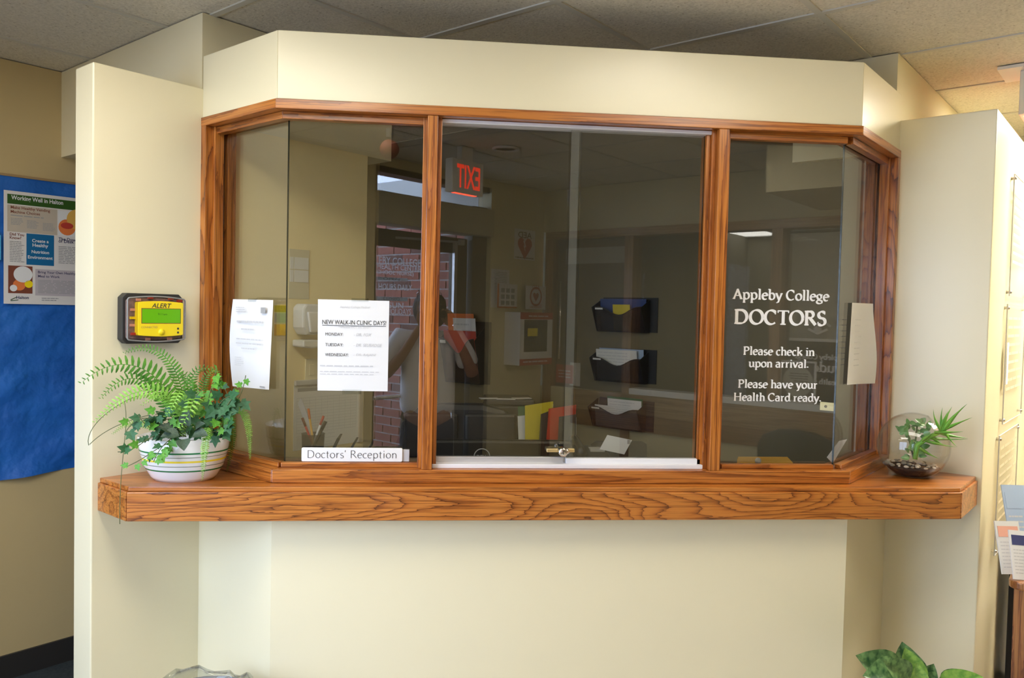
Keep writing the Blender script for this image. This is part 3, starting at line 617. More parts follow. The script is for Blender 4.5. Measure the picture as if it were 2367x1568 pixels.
f2 = [fl + Vector((0.002, 0, 0)), fr_ - Vector((0.002, 0, 0)), fr_ + Vector((-0.012, th, 0)), fl + Vector((0.012, th, 0))]
slab(f2, ZB_, ZS - 0.014).build('apron_board', M['oak_c'], ctr, bevel=0.003)
slab([wl_, fl, fl + Vector((0.012, th, 0)), wl_ + AX * th], ZB_, ZS - 0.014).build('end_board', M['oak_h'], ctr, bevel=0.003)
slab([fr_, wr_, wr_ + BX * th, fr_ + Vector((-0.012, th, 0))], ZB_, ZS - 0.014).build('end_board', M['oak_h'], ctr, bevel=0.003)
slab([wl_ + AX * th, fl + Vector((0.012, th, 0)), fr_ + Vector((-0.012, th, 0)), wr_ + BX * th, jr, p2, p1, jl], ZB_ + 0.012, ZB_ + 0.02).build('underside', M['tanlam'], ctr)

# ------------------------------------------------------------------ room behind the camera (seen in the glass)
WTH = 0.13
DB0, DB1 = -0.90, 0.245                     # door recess along b
DTOP = ZC + 0.94
struct(wbox('wall_door_left', M['beige'], A0 - WTH, A0, DB1, 1.1, 0, CEIL), 'beige wall left of the entrance door behind the viewer', 'wall')
struct(wbox('wall_window_below', M['beige'], A0 - WTH, A0, 1.1, BW, 0, 0.45), 'low beige wall under the added window behind the viewer', 'wall')
struct(wbox('wall_window_above', M['beige'], A0 - WTH, A0, 1.1, BW, 2.3, CEIL), 'beige wall over the added window behind the viewer', 'wall')
struct(wbox('wall_window_end', M['beige'], A0 - WTH, A0, 2.8, BW, 0.45, 2.3), 'beige wall end beside the added window behind the viewer', 'wall')
w3 = thing('added_window_3', 'wide unseen window added for daylight in the entrance wall behind the viewer', 'window', Fr(P(A0, 0, 0), BX).m, kind='structure')  # unseen, added to bring more daylight onto the knee walls
for b0, b1, z0, z1 in ((1.1, 2.8, 0.45, 0.50), (1.1, 2.8, 2.25, 2.3), (1.1, 1.15, 0.5, 2.25), (2.75, 2.8, 0.5, 2.25), (1.93, 1.97, 0.5, 2.25)): MB().box(b0, b1, z0, z1, -0.10, -0.04).build('window_frame', M['bronze'], w3)
for b0, b1 in ((1.15, 1.93), (1.97, 2.75)): MB().box(b0, b1, 0.5, 2.25, -0.075, -0.069).build('glass_pane', M['door_glass'], w3)
struct(wbox('wall_door_right', M['beige'], A0 - WTH, A0, B0, DB0, 0, CEIL), 'beige wall with the defibrillator cabinet beside the entrance door', 'wall')
struct(wbox('wall_door_top', M['beige'], A0 - WTH, A0, DB0, DB1, DTOP, CEIL), 'beige strip of wall above the entrance door', 'wall')
D = Fr(P(A0, 0, 0), BX)                     # local x = b, y = height, z = into the room
MV = lambda x, y, fr, n=0: fr.hit(x, y, n, True)
dr = thing('door_1', 'bronze framed glazed entrance door with transom behind the viewer', 'door', D.m, kind='structure')
MB().box(DB1 - 0.05, DB1, 0, DTOP, -WTH, -0.04).build('door_frame', M['bronze'], dr, bevel=0.003)
MB().box(DB1, DB1 + 0.4, 0, DTOP, -WTH - 0.03, -WTH + 0.0).build('door_frame', M['bronze'], dr)
MB().box(DB0, DB0 + 0.16, 0, ZC + 0.79, -WTH, -0.04).build('door_frame', M['bronze'], dr, bevel=0.003)
MB().box(DB0, DB1, DTOP - 0.04, DTOP, -WTH, -0.02).build('door_frame', M['bronze'], dr, bevel=0.003)
MB().box(DB0 - 0.005, DB1, ZC + 0.565, ZC + 0.77, -WTH, 0.03).build('door_header', M['bronzel'], dr, bevel=0.004)
MB().box(DB0, DB1, DTOP - 0.18, DTOP - 0.04, -0.10, -0.09).build('transom_glass', M['door_glass'], dr)
MB().box(0.20, 0.215, ZC + 0.77, DTOP - 0.04, -0.10, -0.07).build('transom_bar', M['bronze'], dr)
lf = MB(); x0, x1 = -0.72, 0.34
lf.box(x0, x0 + 0.16, 0.02, ZC + 0.54, -0.11, -0.075); lf.box(x1 - 0.10, x1, 0.02, ZC + 0.54, -0.17, -0.135)
lf.box(x0 + 0.16, x1 - 0.10, 0.02, 0.28, -0.11, -0.075); lf.box(x0 + 0.16, x1 - 0.10, ZC + 0.425, ZC + 0.54, -0.11, -0.075)
leaf = lf.build('door_leaf', M['bronze'], dr, bevel=0.003)
MB().box(x0 + 0.16, x1 - 0.10, 0.28, ZC + 0.425, -0.096, -0.090).build('door_glass', M['door_glass'], leaf)
MB().box(x0 + 0.13, x0 + 0.16, 0.05, ZC + 0.50, -0.075, -0.052).build('edge_strip', M['alu'], leaf)
pb = MB(); pb.tube([(-0.5, 1.02, -0.04), (0.24, 1.02, -0.04)], 0.014, 10); pb.box(-0.52, -0.48, 0.98, 1.06, -0.076, -0.03)
pb.build('push_bar', M['alu'], leaf, True)
ca = MB(); u1, v1 = MV(920, 549, D, -0.03); u2, v2 = MV(1068, 560, D, -0.03)
ca.tube([(u1, v1, -0.05), (u2, v2, -0.03)], 0.008, 8); ca.box(u2 - 0.02, u2 + 0.02, v2 - 0.02, v2 + 0.02, -0.05, -0.02)
ca.build('door_closer_arm', M['alu'], dr)
for body, px0, px1, py, hh in (('APPLEBY COLLEGE', 838, 972, 607, 0.052), ('HEALTH CENTRE', 872, 972, 621, 0.036), ('(SCHOOL NURSE)', 860, 956, 635, 0.036),
                               ('24 HOURS DAILY', 858, 952, 668, 0.04), ('& SUN', 880, 932, 712, 0.04), ('HOLIDAYS', 895, 950, 727, 0.04)):
    ux, vx = MV(px0, py, D, -0.098); uy, vy = MV(px1, py + 4, D, -0.098)
    me = text_mesh(body, 'door_lettering', M['vinylt'], abs(uy - ux), hh, bold=0.01, mirror=True)
    link('door_lettering', me, leaf, m=Matrix.Translation((min(ux, uy), vx, -0.0982)))
for body, py0, py1 in (('OPEN', 639, 651), ('CLOSED', 685, 697)):
    ux, vx = MV(866, py0, D, -0.098); uy, vy = MV(942, py1, D, -0.098)
    h = abs(vx - vy); xm = min(ux, uy); wd = abs(ux - uy)
    o = MB().box(xm, xm + wd, vy, vy + h, -0.0990, -0.0985).build('opening_hours_strip', M['vinylt'], leaf)
    me = text_mesh(body, 'strip_lettering', M['ink'], wd * 0.5, h * 0.72, bold=0.01, mirror=True)
    link('strip_lettering', me, o, m=Matrix.Translation((xm + wd * 0.25, vy + h * 0.14, -0.0980)))
# outside: brick return wall and paving
bw = struct(wbox('wall_outside', M['mortar'], -3.4, A0 - WTH - 0.03, -1.13, -0.926, 0, 2.7), 'red brick wall outside the entrance door', 'wall')
binv = bw.matrix_world.inverted()
bm1 = MB().box(0.007, 0.201, 0, 0.012, 0.006, 0.067).mesh('brick', M['brick']); bm2 = MB().box(0.007, 0.201, 0, 0.010, 0.006, 0.067).mesh('brick', M['brick2'])
for r in range(30):
    for k in range(9):
        o = bpy.data.objects.new('brick', bm2 if random.random() < 0.22 else bm1); COL.objects.link(o); o.parent = bw
        o.matrix_local = binv @ Matrix.Translation(P(-0.70 - 0.208 * k - (0.104 if r % 2 else 0), -0.926, 0.25 + r * 0.073)) @ ROT
struct(wbox('wall_outside_far', M['concrete'], -3.6, -3.4, -1.2, 2.2, 0, 1.0), 'low grey concrete wall outside the entrance', 'wall')
# glazed partition
pt = struct(wbox('wall_partition', M['beige'], A0, AMAX, B0 - 0.12, B0, 0, ZC - 0.60), 'low beige wall under the glazed partition behind the viewer', 'wall')
struct(wbox('wall_partition_top', M['beige'], A0, AMAX, B0 - 0.12, B0, ZC + 0.66, CEIL), 'beige wall above the glazed partition behind the viewer', 'wall')
struct(wbox('wall_partition_right', M['beige'], 3.4, AMAX, B0 - 0.12, B0, ZC - 0.60, ZC + 0.66), 'beige wall beyond the glazed partition at the right', 'wall')
pw = thing('window_2', 'wood framed glazed partition with a blind behind the viewer', 'window', PARTW.m, kind='structure')
PX = lambda a: -a
def pbox(name, mt, a0, a1, z0, z1, n0, n1, par=None, bevel=0.002): return MB().box(-a1, -a0, z0, z1, n0, n1).build(name, mt, par or pw, bevel=bevel)
pbox('frame_head', M['oak_dim'], A0 + 0.03, 3.4, ZC + 0.597, ZC + 0.66, -0.12, 0.012)
pbox('frame_upright', M['oak_dimv'], A0 + 0.03, A0 + 0.11, 0, ZC + 0.597, -0.12, 0.012)
for a in (0.455, 1.60, 2.6, 3.32): pbox('frame_upright', M['oak_dimv'], a, a + 0.075, ZC - 0.56 if a > 0.5 else 0, ZC + 0.597, -0.12, 0.012)
pbox('frame_sill', M['white'], 0.53, 3.4, ZC - 0.60, ZC - 0.555, -0.12, 0.02)
pbox('light_panel', M['oak_dim'], 0.0, 3.6, ZC - 0.757, ZC - 0.60, 0, 0.012)
pbox('dark_rail', M['oak_brown'], 0.0, 3.6, ZC - 0.876, ZC - 0.757, 0, 0.022)
for a0, a1 in ((0.53, 1.60), (1.675, 2.6), (2.675, 3.32)): pbox('glass_pane', M['part_glass'], a0, a1, ZC - 0.555, ZC + 0.597, -0.065, -0.059, bevel=0)
bl_ = pbox('blind', M['blind'], 1.70, 2.58, ZC - 0.13, ZC + 0.57, -0.105, -0.10); pbox('blind_rail', M['white'], 1.70, 2.58, ZC - 0.15, ZC - 0.13, -0.115, -0.095)
u, v = MV(1890, 772, PARTW, -0.05)
cr_ = MB(); cr_.tube([(-0.08, 0.05, 0), (-0.03, 0.09, 0), (0.0, 0.05, 0), (0.03, 0.09, 0), (0.08, 0.05, 0)], 0.008, 6); cr_.tube([(-0.06, 0.03, 0), (0, 0, 0), (0.06, 0.03, 0)], 0.008, 6); cr_.ball((0, 0.03, 0), 0.025)
cr_.build('crest', M['vinyl'], pw, m=Matrix.Translation((u, v, -0.054)))
for body, py, px0, px1 in (('Appleby College', 828, 1835, 1960), ('Student Health', 857, 1850, 1960), ('Health Centre', 884, 1838, 1945)):
    ux, vx = MV(px0, py, PARTW, -0.055); uy, vy = MV(px1, py, PARTW, -0.055)
    nib('partition_lettering', body if body[0] != 'S' else 'Student', M['vinyl'], pw, min(ux, uy), vx, -0.055, abs(ux - uy), 0.15, 0.06)
d2 = thing('door_2', 'dark wooden door with a glazed panel and long pull in the partition behind the viewer', 'door', PARTW.m, kind='structure')
MB().box(-0.455, -A0 - 0.11, 0.01, ZC + 0.597, -0.10, -0.06).prism([(-0.3, 1), (-0.2, 1), (-0.2, 1.1)], -0.1, -0.09).build('door_leaf', M['bronze'], d2, bevel=0.003)
u, v = MV(1300, 610, PARTW); u2, v2 = MV(1440, 568, PARTW)
MB().box(min(u, u2), max(u, u2), min(v, v2), max(v, v2), -0.06, -0.052).build('door_panel', M['blind'], d2)
u, v = MV(1298, 650, PARTW); u2, v2 = MV(1293, 830, PARTW)
MB().tube([(u, v, 0.0), (u, v2, 0.0)], 0.011, 10).tube([(u, v - .05, -0.06), (u, v - .05, 0)], 0.008, 8).tube([(u, v2 + .05, -0.06), (u, v2 + .05, 0)], 0.008, 8).build('pull_handle', M['chrome'], d2, True)
# room beyond the partition
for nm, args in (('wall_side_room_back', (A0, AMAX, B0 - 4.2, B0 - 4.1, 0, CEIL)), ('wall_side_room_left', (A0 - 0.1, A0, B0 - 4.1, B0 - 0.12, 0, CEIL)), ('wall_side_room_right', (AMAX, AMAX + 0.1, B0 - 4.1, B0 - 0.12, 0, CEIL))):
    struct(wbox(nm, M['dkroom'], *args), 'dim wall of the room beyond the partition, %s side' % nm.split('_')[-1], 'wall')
struct(wbox('ceiling_side_room', M['plenum'], A0 - 0.1, AMAX + 0.1, B0 - 4.2, B0 - 0.12, CEIL, CEIL + 0.08), 'ceiling of the dim room beyond the partition', 'ceiling')
pts = [on_z(px, py, CEIL - 0.01, True) for px, py in ((1660, 535), (1780, 533), (1780, 552), (1705, 556))]
aa = [ab(q) for q in pts]; a0_, a1_ = min(q[0] for q in aa), max(q[0] for q in aa); b0_, b1_ = min(q[1] for q in aa), max(q[1] for q in aa)
b0_ = max(b0_, B0 - 4.0); b1_ = min(max(b1_, b0_ + 0.5), B0 - 0.5)
t = thing('ceiling_light', 'lit strip light in the room beyond the partition', 'ceiling light', Matrix.Translation(P(a0_, b0_, CEIL)) @ ROT)
lw_ = min(a1_ - a0_, 1.5); lb_ = min(b1_ - b0_, 0.9)
f = MB(); f.box(-0.03, lw_ + 0.03, -0.03, 0, -0.03, 0); f.box(-0.03, lw_ + 0.03, lb_, lb_ + 0.03, -0.03, 0); f.box(-0.03, 0, 0, lb_, -0.03, 0); f.box(lw_, lw_ + 0.03, 0, lb_, -0.03, 0)
f.build('frame', M['white'], t); MB().box(0, lw_, 0, lb_, -0.02, -0.005).build('diffuser', M['diffuser2'], t)
# lowered bulkhead over the partition
q1 = on_z(1692, 418, ZC + 0.70, True); q2 = on_z(1900, 490, ZC + 0.70, True)
a_b = ab(q1)[0]; b_b = ab(q1)[1]
struct(wbox('wall_bulkhead_back', M['beige'], max(a_b, 1.0), AMAX, B0, min(b_b, B0 + 0.9), ZC + 0.70, CEIL), 'beige bulkhead lowered from the ceiling over the glazed partition', 'bulkhead')
# exit sign on the ceiling
ex = thing('exit_sign', 'white lit exit sign hanging from the ceiling, mirrored in the sliding glass', 'exit sign', Matrix.Translation(P(0.355, 0.0, 0)) @ Fr((0, 0, 0), BX).m)
E_ = Fr(P(0.355, 0, 0), BX)
u1, v1 = MV(1118, 405, E_); u2, v2 = MV(1045, 440, E_); u3, v3 = MV(1050, 362, E_)
xa, xb = min(u1, u2), max(u1, u2); ya, yb = v2, v2 + 0.20
MB().box(xa, xb, ya, yb, -0.06, 0).build('housing', M['white'], ex, bevel=0.004)
MB().box((xa + xb) / 2 - 0.05, (xa + xb) / 2 + 0.05, yb, CEIL, -0.05, -0.01).build('canopy', M['white'], ex)
text('exit_lettering', 'EXIT', M['exitred'], ex, xa + (xb - xa) * 0.12, ya + 0.03, 0.002, width=(xb - xa) * 0.74, height=0.14, bold=0.015)
MB().box(xa + 0.04, xb - 0.04, ya - 0.003, ya, -0.045, -0.015).build('down_light', M['exitglow'], ex)
# defibrillator signs and cabinet
def plate(name, label, cat, fr, px0, py0, px1, py1, mt, n=0.0, th_=0.003, mirror=True, group=None, w_=None, h_=None):
    u1, v1 = fr.hit(px0, py0, n, mirror); u2, v2 = fr.hit(px1, py1, n, mirror)
    if w_ is None: w_ = abs(u1 - u2)
    if h_ is None: h_ = abs(v1 - v2)
    t_ = thing(name, label, cat, fr.mat((u1 + u2) / 2, (v1 + v2) / 2, n), group)
    MB().box(-w_ / 2, w_ / 2, -h_ / 2, h_ / 2, 0, th_).build('sheet', mt, t_)
    return t_, w_, h_
def heart(mb, c, s, z, mi=0):
    pts = [(0, -1)] + [(0.52 + 0.5 * math.cos(math.radians(a)), 0.42 + 0.5 * math.sin(math.radians(a))) for a in range(-40, 200, 24)]
    pts += [(-x, y) for x, y in pts[:0:-1]]
    return mb.poly([(c[0] + x * s, c[1] + y * s, z) for x, y in pts], mi)
def bolt(mb, c, s, z, mi=0): return mb.poly([(c[0] + x * s, c[1] + y * s, z) for x, y in ((0.15, 0.75), (-0.28, 0.0), (0.0, 0.05), (-0.15, -0.65), (0.28, 0.2), (0.03, 0.14), (0.35, 0.7))], mi)
t, w_, h_ = plate('defibrillator_sign', 'white sign with red heart and bolt high on the wall behind the viewer', 'sign', D, 1190, 527, 1236, 603, M['whitep'])
heart(MB(), (0, -h_ * 0.12), w_ * 0.34, 0.0035).build('heart', M['red'], t); bolt(MB(), (0, -h_ * 0.08), w_ * 0.26, 0.004).build('bolt', M['whitep'], t)
text('sign_lettering', 'AED', M['ink'], t, -w_ * 0.33, h_ * 0.22, 0.0035, width=w_ * 0.66, height=h_ * 0.2, bold=0.015)
b_ = MB(); bars(b_, -w_ * .44, w_ * .44, -h_ * .46, -h_ * .41, 0.0035, 1, .7, rag=0, words=8); b_.build('small_print', M['ink'], t)
t, w_, h_ = plate('defibrillator_notice', 'small white notice with red ringed heart standing on the defibrillator cabinet', 'notice', D, 1216, 660, 1261, 716, M['whitep'], n=0.06)
r_ = MB(); r_.lathe([(w_ * .24, 0), (w_ * .30, 0)], 24); r_.build('ring', M['red'], t, m=Matrix.Translation((0, h_ * .05, 0.0036))); heart(MB(), (0, h_ * .03), w_ * .14, 0.0036).build('heart', M['red'], t)
text('notice_lettering', 'AED', M['red'], t, -w_ * .18, h_ * .36, 0.0036, width=w_ * .36)
b_ = MB(); bars(b_, -w_ * .3, w_ * .3, -h_ * .45, -h_ * .25, 0.0036, 4, .4); b_.build('small_print', M['red'], t)
cab = thing('defibrillator_cabinet', 'white wall cabinet with red bands and a dark window behind the viewer', 'cabinet', D.m)
CN = 0.16
u1, v1 = MV(1204, 722, D, CN); u2, v2 = MV(1276, 842, D, CN); xa, xb = min(u1, u2), max(u1, u2); ya, yb = v2, v1
MB().box(xa, xb, ya, yb, 0, CN - 0.02).build('body', M['white'], cab, bevel=0.004)
dm = MB(); hh = yb - ya; ww = xb - xa
dm.box(xa, xb, ya, ya + hh * .25, CN - 0.02, CN); dm.box(xa, xb, yb - hh * .14, yb, CN - 0.02, CN); dm.box(xa, xa + ww * .14, ya + hh * .25, yb - hh * .14, CN - .02, CN); dm.box(xb - ww * .12, xb, ya + hh * .25, yb - hh * .14, CN - .02, CN)
cd = dm.build('door', M['white'], cab)
MB().box(xa + ww * .14, xb - ww * .12, ya + hh * .25, yb - hh * .14, CN - .012, CN - .008).build('pane', M['dkgrey'], cd)
MB().box(xa, xb, ya, ya + hh * .12, CN, CN + .001).build('red_band', M['red'], cd); MB().box(xa, xb, yb - hh * .13, yb, CN, CN + .001).build('red_band', M['red'], cd)
q = MB(); bars(q, xa + ww * .15, xb - ww * .1, ya + hh * .05, ya + hh * .08, CN + .0015, 1, .8, rag=0); bars(q, xa + ww * .15, xb - ww * .1, yb - hh * .085, yb - hh * .055, CN + .0015, 1, .8, rag=.2); q.build('band_lettering', M['whitep'], cd)['kind'] = 'stuff'
MB().box(xa + ww * .45, xa + ww * .75, ya + hh * .55, ya + hh * .7, CN - .009, CN - .006).build('yellow_label', M['yellow'], cd)
# calendar and sheet beside the cabinet
t, w_, h_ = plate('pinned_sheet', 'tall white sheet pinned on the wall behind the calendar', 'sheet', D, 1136, 621, 1176, 712, M['whitep'])
b_ = MB(); bars(b_, -w_ * .35, w_ * .35, h_ * .1, h_ * .44, .0035, 8, .35); b_.build('small_print', M['inkg'], t)
t, w_, h_ = plate('wall_calendar', 'white calendar page with orange edge above the defibrillator cabinet', 'calendar', D, 1150, 655, 1195, 713, M['whitep'], n=.04)
b_ = MB()
for i in range(3):
    for j in range(3): quad(b_, -w_ * .36 + i * w_ * .25, -w_ * .18 + i * w_ * .25, -h_ * .38 + j * h_ * .26, -h_ * .2 + j * h_ * .26, .0036)
b_.build('month_grid', M['inkg'], t); b_ = MB(); quad(b_, w_ * .42, w_ * .5, -h_ * .5, h_ * .5, .0037); quad(b_, -w_ * .5, w_ * .5, -h_ * .5, -h_ * .44, .0037); b_.build('orange_edge', M['orange'], t)
# warning card and paper on the partition door, framed seal on the partition
t, w_, h_ = plate('warning_card', 'red many sided card with white lines on the wooden door behind the viewer', 'card', PARTW, 1287, 842, 1324, 888, M['red'], n=-0.05)
b_ = MB(); bars(b_, -w_ * .35, w_ * .35, -h_ * .25, h_ * .25, .004, 3, .35, rag=.1); b_.build('card_lettering', M['whitep'], t)
t, w_, h_ = plate('pinned_sheet', 'plain white sheet beside the red warning card', 'sheet', PARTW, 1318, 838, 1340, 893, M['whitep'], n=-0.055)
t, w_, h_ = plate('framed_seal', 'square white frame with a round seal on the partition glass', 'picture frame', PARTW, 1805, 832, 1886, 934, M['dkgrey'], n=-.05)
fm = MB(); s_ = .012
for x0, x1, y0, y1 in ((-w_ / 2, w_ / 2, -h_ / 2, -h_ / 2 + s_), (-w_ / 2, w_ / 2, h_ / 2 - s_, h_ / 2), (-w_ / 2, -w_ / 2 + s_, -h_ / 2, h_ / 2), (w_ / 2 - s_, w_ / 2, -h_ / 2, h_ / 2)): fm.box(x0, x1, y0, y1, .003, .012)
fm.build('frame', M['white'], t); sd = MB().disc((0, 0, .0045), w_ * .42, 28).build('seal', M['blind'], t)
b_ = MB(); bars(b_, -w_ * .28, w_ * .28, -h_ * .2, h_ * .22, .005, 7, .35); b_.build('seal_lettering', M['ink'], sd)
# waiting room chair against the partition
def side_chair(label, m):
    t = thing('waiting_chair', label, 'chair', m)
    MB().prism([(-.24, .0), (.24, .0), (.26, .05), (.26, .26), (.22, .34), (.12, .385), (0, .395), (-.12, .385), (-.22, .34), (-.26, .26), (-.26, .05)], 0, .045).build('backrest', M['black'], t, bevel=.012, m=Matrix.Translation((0, -.02, .50)) @ Matrix.Rotation(PI / 2 - .12, 4, 'X'))
    MB().box(-.25, .25, .0, .48, .42, .48).build('seat', M['black'], t, bevel=.02)
    for x in (-.24, .24):
        MB().tube([(x, .46, 0), (x, .44, .42)], .012, 8).build('leg', M['dkgrey'], t, True); MB().tube([(x, -.04, 0), (x, 0, .42), (x, -.05, .8)], .012, 8).build('leg', M['dkgrey'], t, True)
    return t
u, v = MV(1850, 1005, PARTW, .06)
side_chair('black waiting chair with rounded back standing against the glazed partition', Matrix.Translation(PARTW.at(u, 0, .12)) @ Matrix.Rotation(PI / 4, 4, 'Z'))
# recessed downlight
q = on_z(1170, 341, CEIL, True)
t = thing('recessed_downlight', 'unlit round recessed downlight in the ceiling behind the viewer', 'ceiling light', T(q.x, q.y, CEIL))
MB().lathe([(.085, 0), (.085, -.008), (.07, -.012), (.065, -.004), (.065, .0)], 28).build('trim_ring', M['white'], t, True); MB().disc((0, 0, -.002), .064).build('lens', M['dkgrey'], t)
q = on_z(900, 345, CEIL - .18, True)
t = thing('emergency_lamp', 'small globe shaped emergency lamp near the ceiling behind the viewer', 'emergency lamp', T(q.x, q.y, CEIL - .18))
MB().ball((0, 0, 0), .05, 16, 10).build('globe', M['inkbrown'], t, True); MB().tube([(0, 0, .06), (0, 0, .18)], .02, 12).build('stem', M['dkgrey'], t)

# ------------------------------------------------------------------ notice board in the hall at the left
HIT = lambda x, y, fr, n=0: fr.hit(x, y, n, False)
u0, vt = HIT(60, 411, FAR_L); _, vb = HIT(60, 1094, FAR_L)
nb = thing('notice_board', 'large notice board covered in creased blue paper on the tan hall wall', 'notice board', FAR_L.mat(0, 0, 0))
nx, nz = 60, 46; vs = []; fs = []; bx0, bx1 = -0.9, 0.6
for j in range(nz + 1):
    for i in range(nx + 1):
        x = bx0 + (bx1 - bx0) * i / nx; y = vb + (vt - vb) * j / nz
        k = 1 - min(1, (y - vb) / (vt - vb) * 1.5)
        wv = 0.008 + 0.022 * k * (math.sin(7 * x + 16 * y) + math.sin(11 * x - 9 * y + 1)) * 0.5 + 0.006 * math.sin(31 * y + 9 * x) * (.4 + k) + 0.010 * k * math.sin(14 * x - 30 * y + 2 * math.sin(9 * x))
        if j == 0: y -= 0.02 * (0.5 + 0.5 * math.sin(5 * x + 2.6))
        vs.append((x, y, max(0.002, wv)))
for j in range(nz):
    for i in range(nx): fs.append((j * (nx + 1) + i, j * (nx + 1) + i + 1, (j + 1) * (nx + 1) + i + 1, (j + 1) * (nx + 1) + i))
bk = MB(); bk.add(vs, fs); bk.build('backing_paper', M['bluepaper'], nb, True)
MB().box(bx0, bx1, vt - .004, vt + .006, 0, .012).build('top_edge', M['tanlam'], nb)
# poster
PU0, PV1 = HIT(8, 439, FAR_L, .02); PU1, PV0 = HIT(0, 702, FAR_L, .02)
PW = 0.36; PH = PV1 - PV0
po = thing('poster', 'printed health poster with dark green heading on the blue notice board', 'poster', FAR_L.mat(PU0, PV0, .022))
MB().box(0, PW, 0, PH, 0, .002).build('sheet', M['poster'], po)
def pxy(x, y): u, v = HIT(x, y, FAR_L, .024); return u - PU0, v - PV0
def pq(x, y0, xr, y1):                          # left px, top px, width m by right px
    a = pxy(x, y0); b = pxy(xr, y1); return a, b
def prect(name, mt, x, y0, x1, y1, z=.0026):
    a = pxy(x, y0); b = pxy(x1, y1 + 0); o = MB(); quad(o, a[0], b[0], b[1], a[1], z); return o.build(name, mt, po)
K = PH / 263.0 * 1.0
def fx(f): return f * PW
def fy(f): return PH * (1 - f)
def frect(name, mt, x0, x1, y0, y1, z=.0026, par=None): o = MB(); quad(o, fx(x0), fx(x1), fy(y1), fy(y0), z); return o.build(name, mt, par or po)
frect('heading_band', M['postergreen'], .035, .97, .03, .115)
text('heading_lettering', 'Working Well in Halton', M['whitep'], po, fx(.075), fy(.088), .003, width=fx(.56), height=PH * .05, bold=.02)
frect('text_panel', M['tileprint'], .035, .57, .125, .36); frect('text_panel', M['mauve'], .33, .97, .68, .92)
for body, x, y, w_, mt in (('Make Healthy Vending', .07, .165, .42, 'inkbrown'), ('Machine Choices', .07, .195, .31, 'inkbrown'), ('Did You', .06, .395, .15, 'inkbrown'), ('Know?', .06, .425, .12, 'inkbrown'),
                           ('The Downside', .585, .405, .3, 'inknavy'), ('of Desk Dining', .585, .435, .33, 'inknavy'), ('Bring Your Own Healthy', .36, .725, .42, 'inknavy'), ('Meal to Work', .36, .755, .24, 'inknavy'), ('Halton', .13, .955, .13, 'inknavy')):
    text('poster_lettering', body, M[mt], po, fx(x), fy(y), .003, width=fx(w_), bold=.015)
frect('blue_panel', M['posterblue'], .235, .535, .365, .645)
for body, y, w_ in (('Create a', .44, .18), ('Healthy', .49, .17), ('Nutrition', .54, .19), ('Environment', .59, .27)):
    text('panel_lettering', body, M['whitep'], po, fx(.385 - w_ / 2), fy(y), .003, width=fx(w_), bold=.02)
b_ = MB()
for x0, x1, y0, y1, n in ((.07, .53, .205, .225, 1), (.07, .2, .235, .30, 5), (.24, .37, .245, .32, 6), (.41, .55, .255, .33, 6), (.06, .22, .44, .63, 13), (.585, .93, .455, .62, 11), (.36, .9, .775, .90, 10), (.4, .6, .935, .97, 2)):
    bars(b_, fx(x0), fx(x1), fy(y1), fy(y0), .003, n, .45, rag=.25)
o = b_.build('poster_small_print', M['inkg'], po); o['kind'] = 'stuff'
ph = frect('fruit_cup_photo', M['whitep'], .58, .97, .13, .36)
q = MB(); q.disc((fx(.68), fy(.28), .0032), .035, 20); q.build('fruit_cup', M['orange'], ph); q = MB(); q.disc((fx(.68), fy(.265), .0036), .026, 18, ry=.014); q.build('fruit', M['red'], ph); MB().disc((fx(.80), fy(.2), .0033), .045, 20).build('peach', M['manila'], ph)
ph = frect('bowl_photo', M['inkbrown'], .045, .30, .66, .905)
MB().disc((fx(.2), fy(.735), .0031), .036, 24, ry=.034).build('bowl', M['whitep'], ph); MB().disc((fx(.1), fy(.86), .0031), .014, 14).build('onion', M['whitep'], ph); MB().disc((fx(.26), fy(.82), .0031), .016, 14).build('pepper', M['yellow'], ph); MB().disc((fx(.16), fy(.83), .003), .024, 14).build('tomato', M['orange'], ph)
q = MB(); q.tube([(fx(.07), fy(.965), .003), (fx(.13), fy(.94), .003)], .0015, 5); q.tube([(fx(.07), fy(.972), .003), (fx(.15), fy(.965), .003)], .0015, 5); q.build('logo_swoosh', M['postergreen'], po)
t = thing('card', 'light blue card on the notice board at the left edge of the picture', 'card', FAR_L.mat(*HIT(-6, 570, FAR_L, .02), .022))
MB().prism([(-.1, -.055), (.012, -.055), (.012, .045), (0, .058), (-.1, .058)], 0, .002).build('sheet', M['lightblue'], t)

# ------------------------------------------------------------------ alert device on the left wing wall
al = thing('weather_alert_receiver', 'yellow faced alert receiver with green screen in a black box on the left wing wall', 'alert device', WALL_L.m)
N1 = .035
def au(x, y, n): return HIT(x, y, WALL_L, n)
x0, y1 = au(283, 677, N1); x1, y0 = au(422, 793, N1); c = .014
oc = [(x0 + c, y0), (x1 - c, y0), (x1, y0 + c), (x1, y1 - c), (x1 - c, y1), (x0 + c, y1), (x0, y1 - c), (x0, y0 + c)]
MB().prism(oc, 0, N1).build('back_box', M['dkbox'], al, bevel=.002)
N2 = .062
X0, Y1 = au(296, 684, N2); X1, Y0 = au(428, 789, N2)
def pillow(x0, x1, y0, y1, bow, r=.008, n=8):
    pts = []
    for cx, cy_, a in ((x1 - r, y1 - r, 0), (x0 + r, y1 - r, 90), (x0 + r, y0 + r, 180), (x1 - r, y0 + r, 270)):
        pts += [(cx + r * math.cos(math.radians(a + 90 * i / 5)), cy_ + r * math.sin(math.radians(a + 90 * i / 5))) for i in range(6)]
        if a == 0: pts += [(x1 - r + (x0 - x1 + 2 * r) * i / n, y1 + bow * math.sin(PI * i / n)) for i in range(1, n)]
        if a == 180: pts += [(x0 + r + (x1 - x0 - 2 * r) * i / n, y0 - bow * math.sin(PI * i / n)) for i in range(1, n)]
    return pts
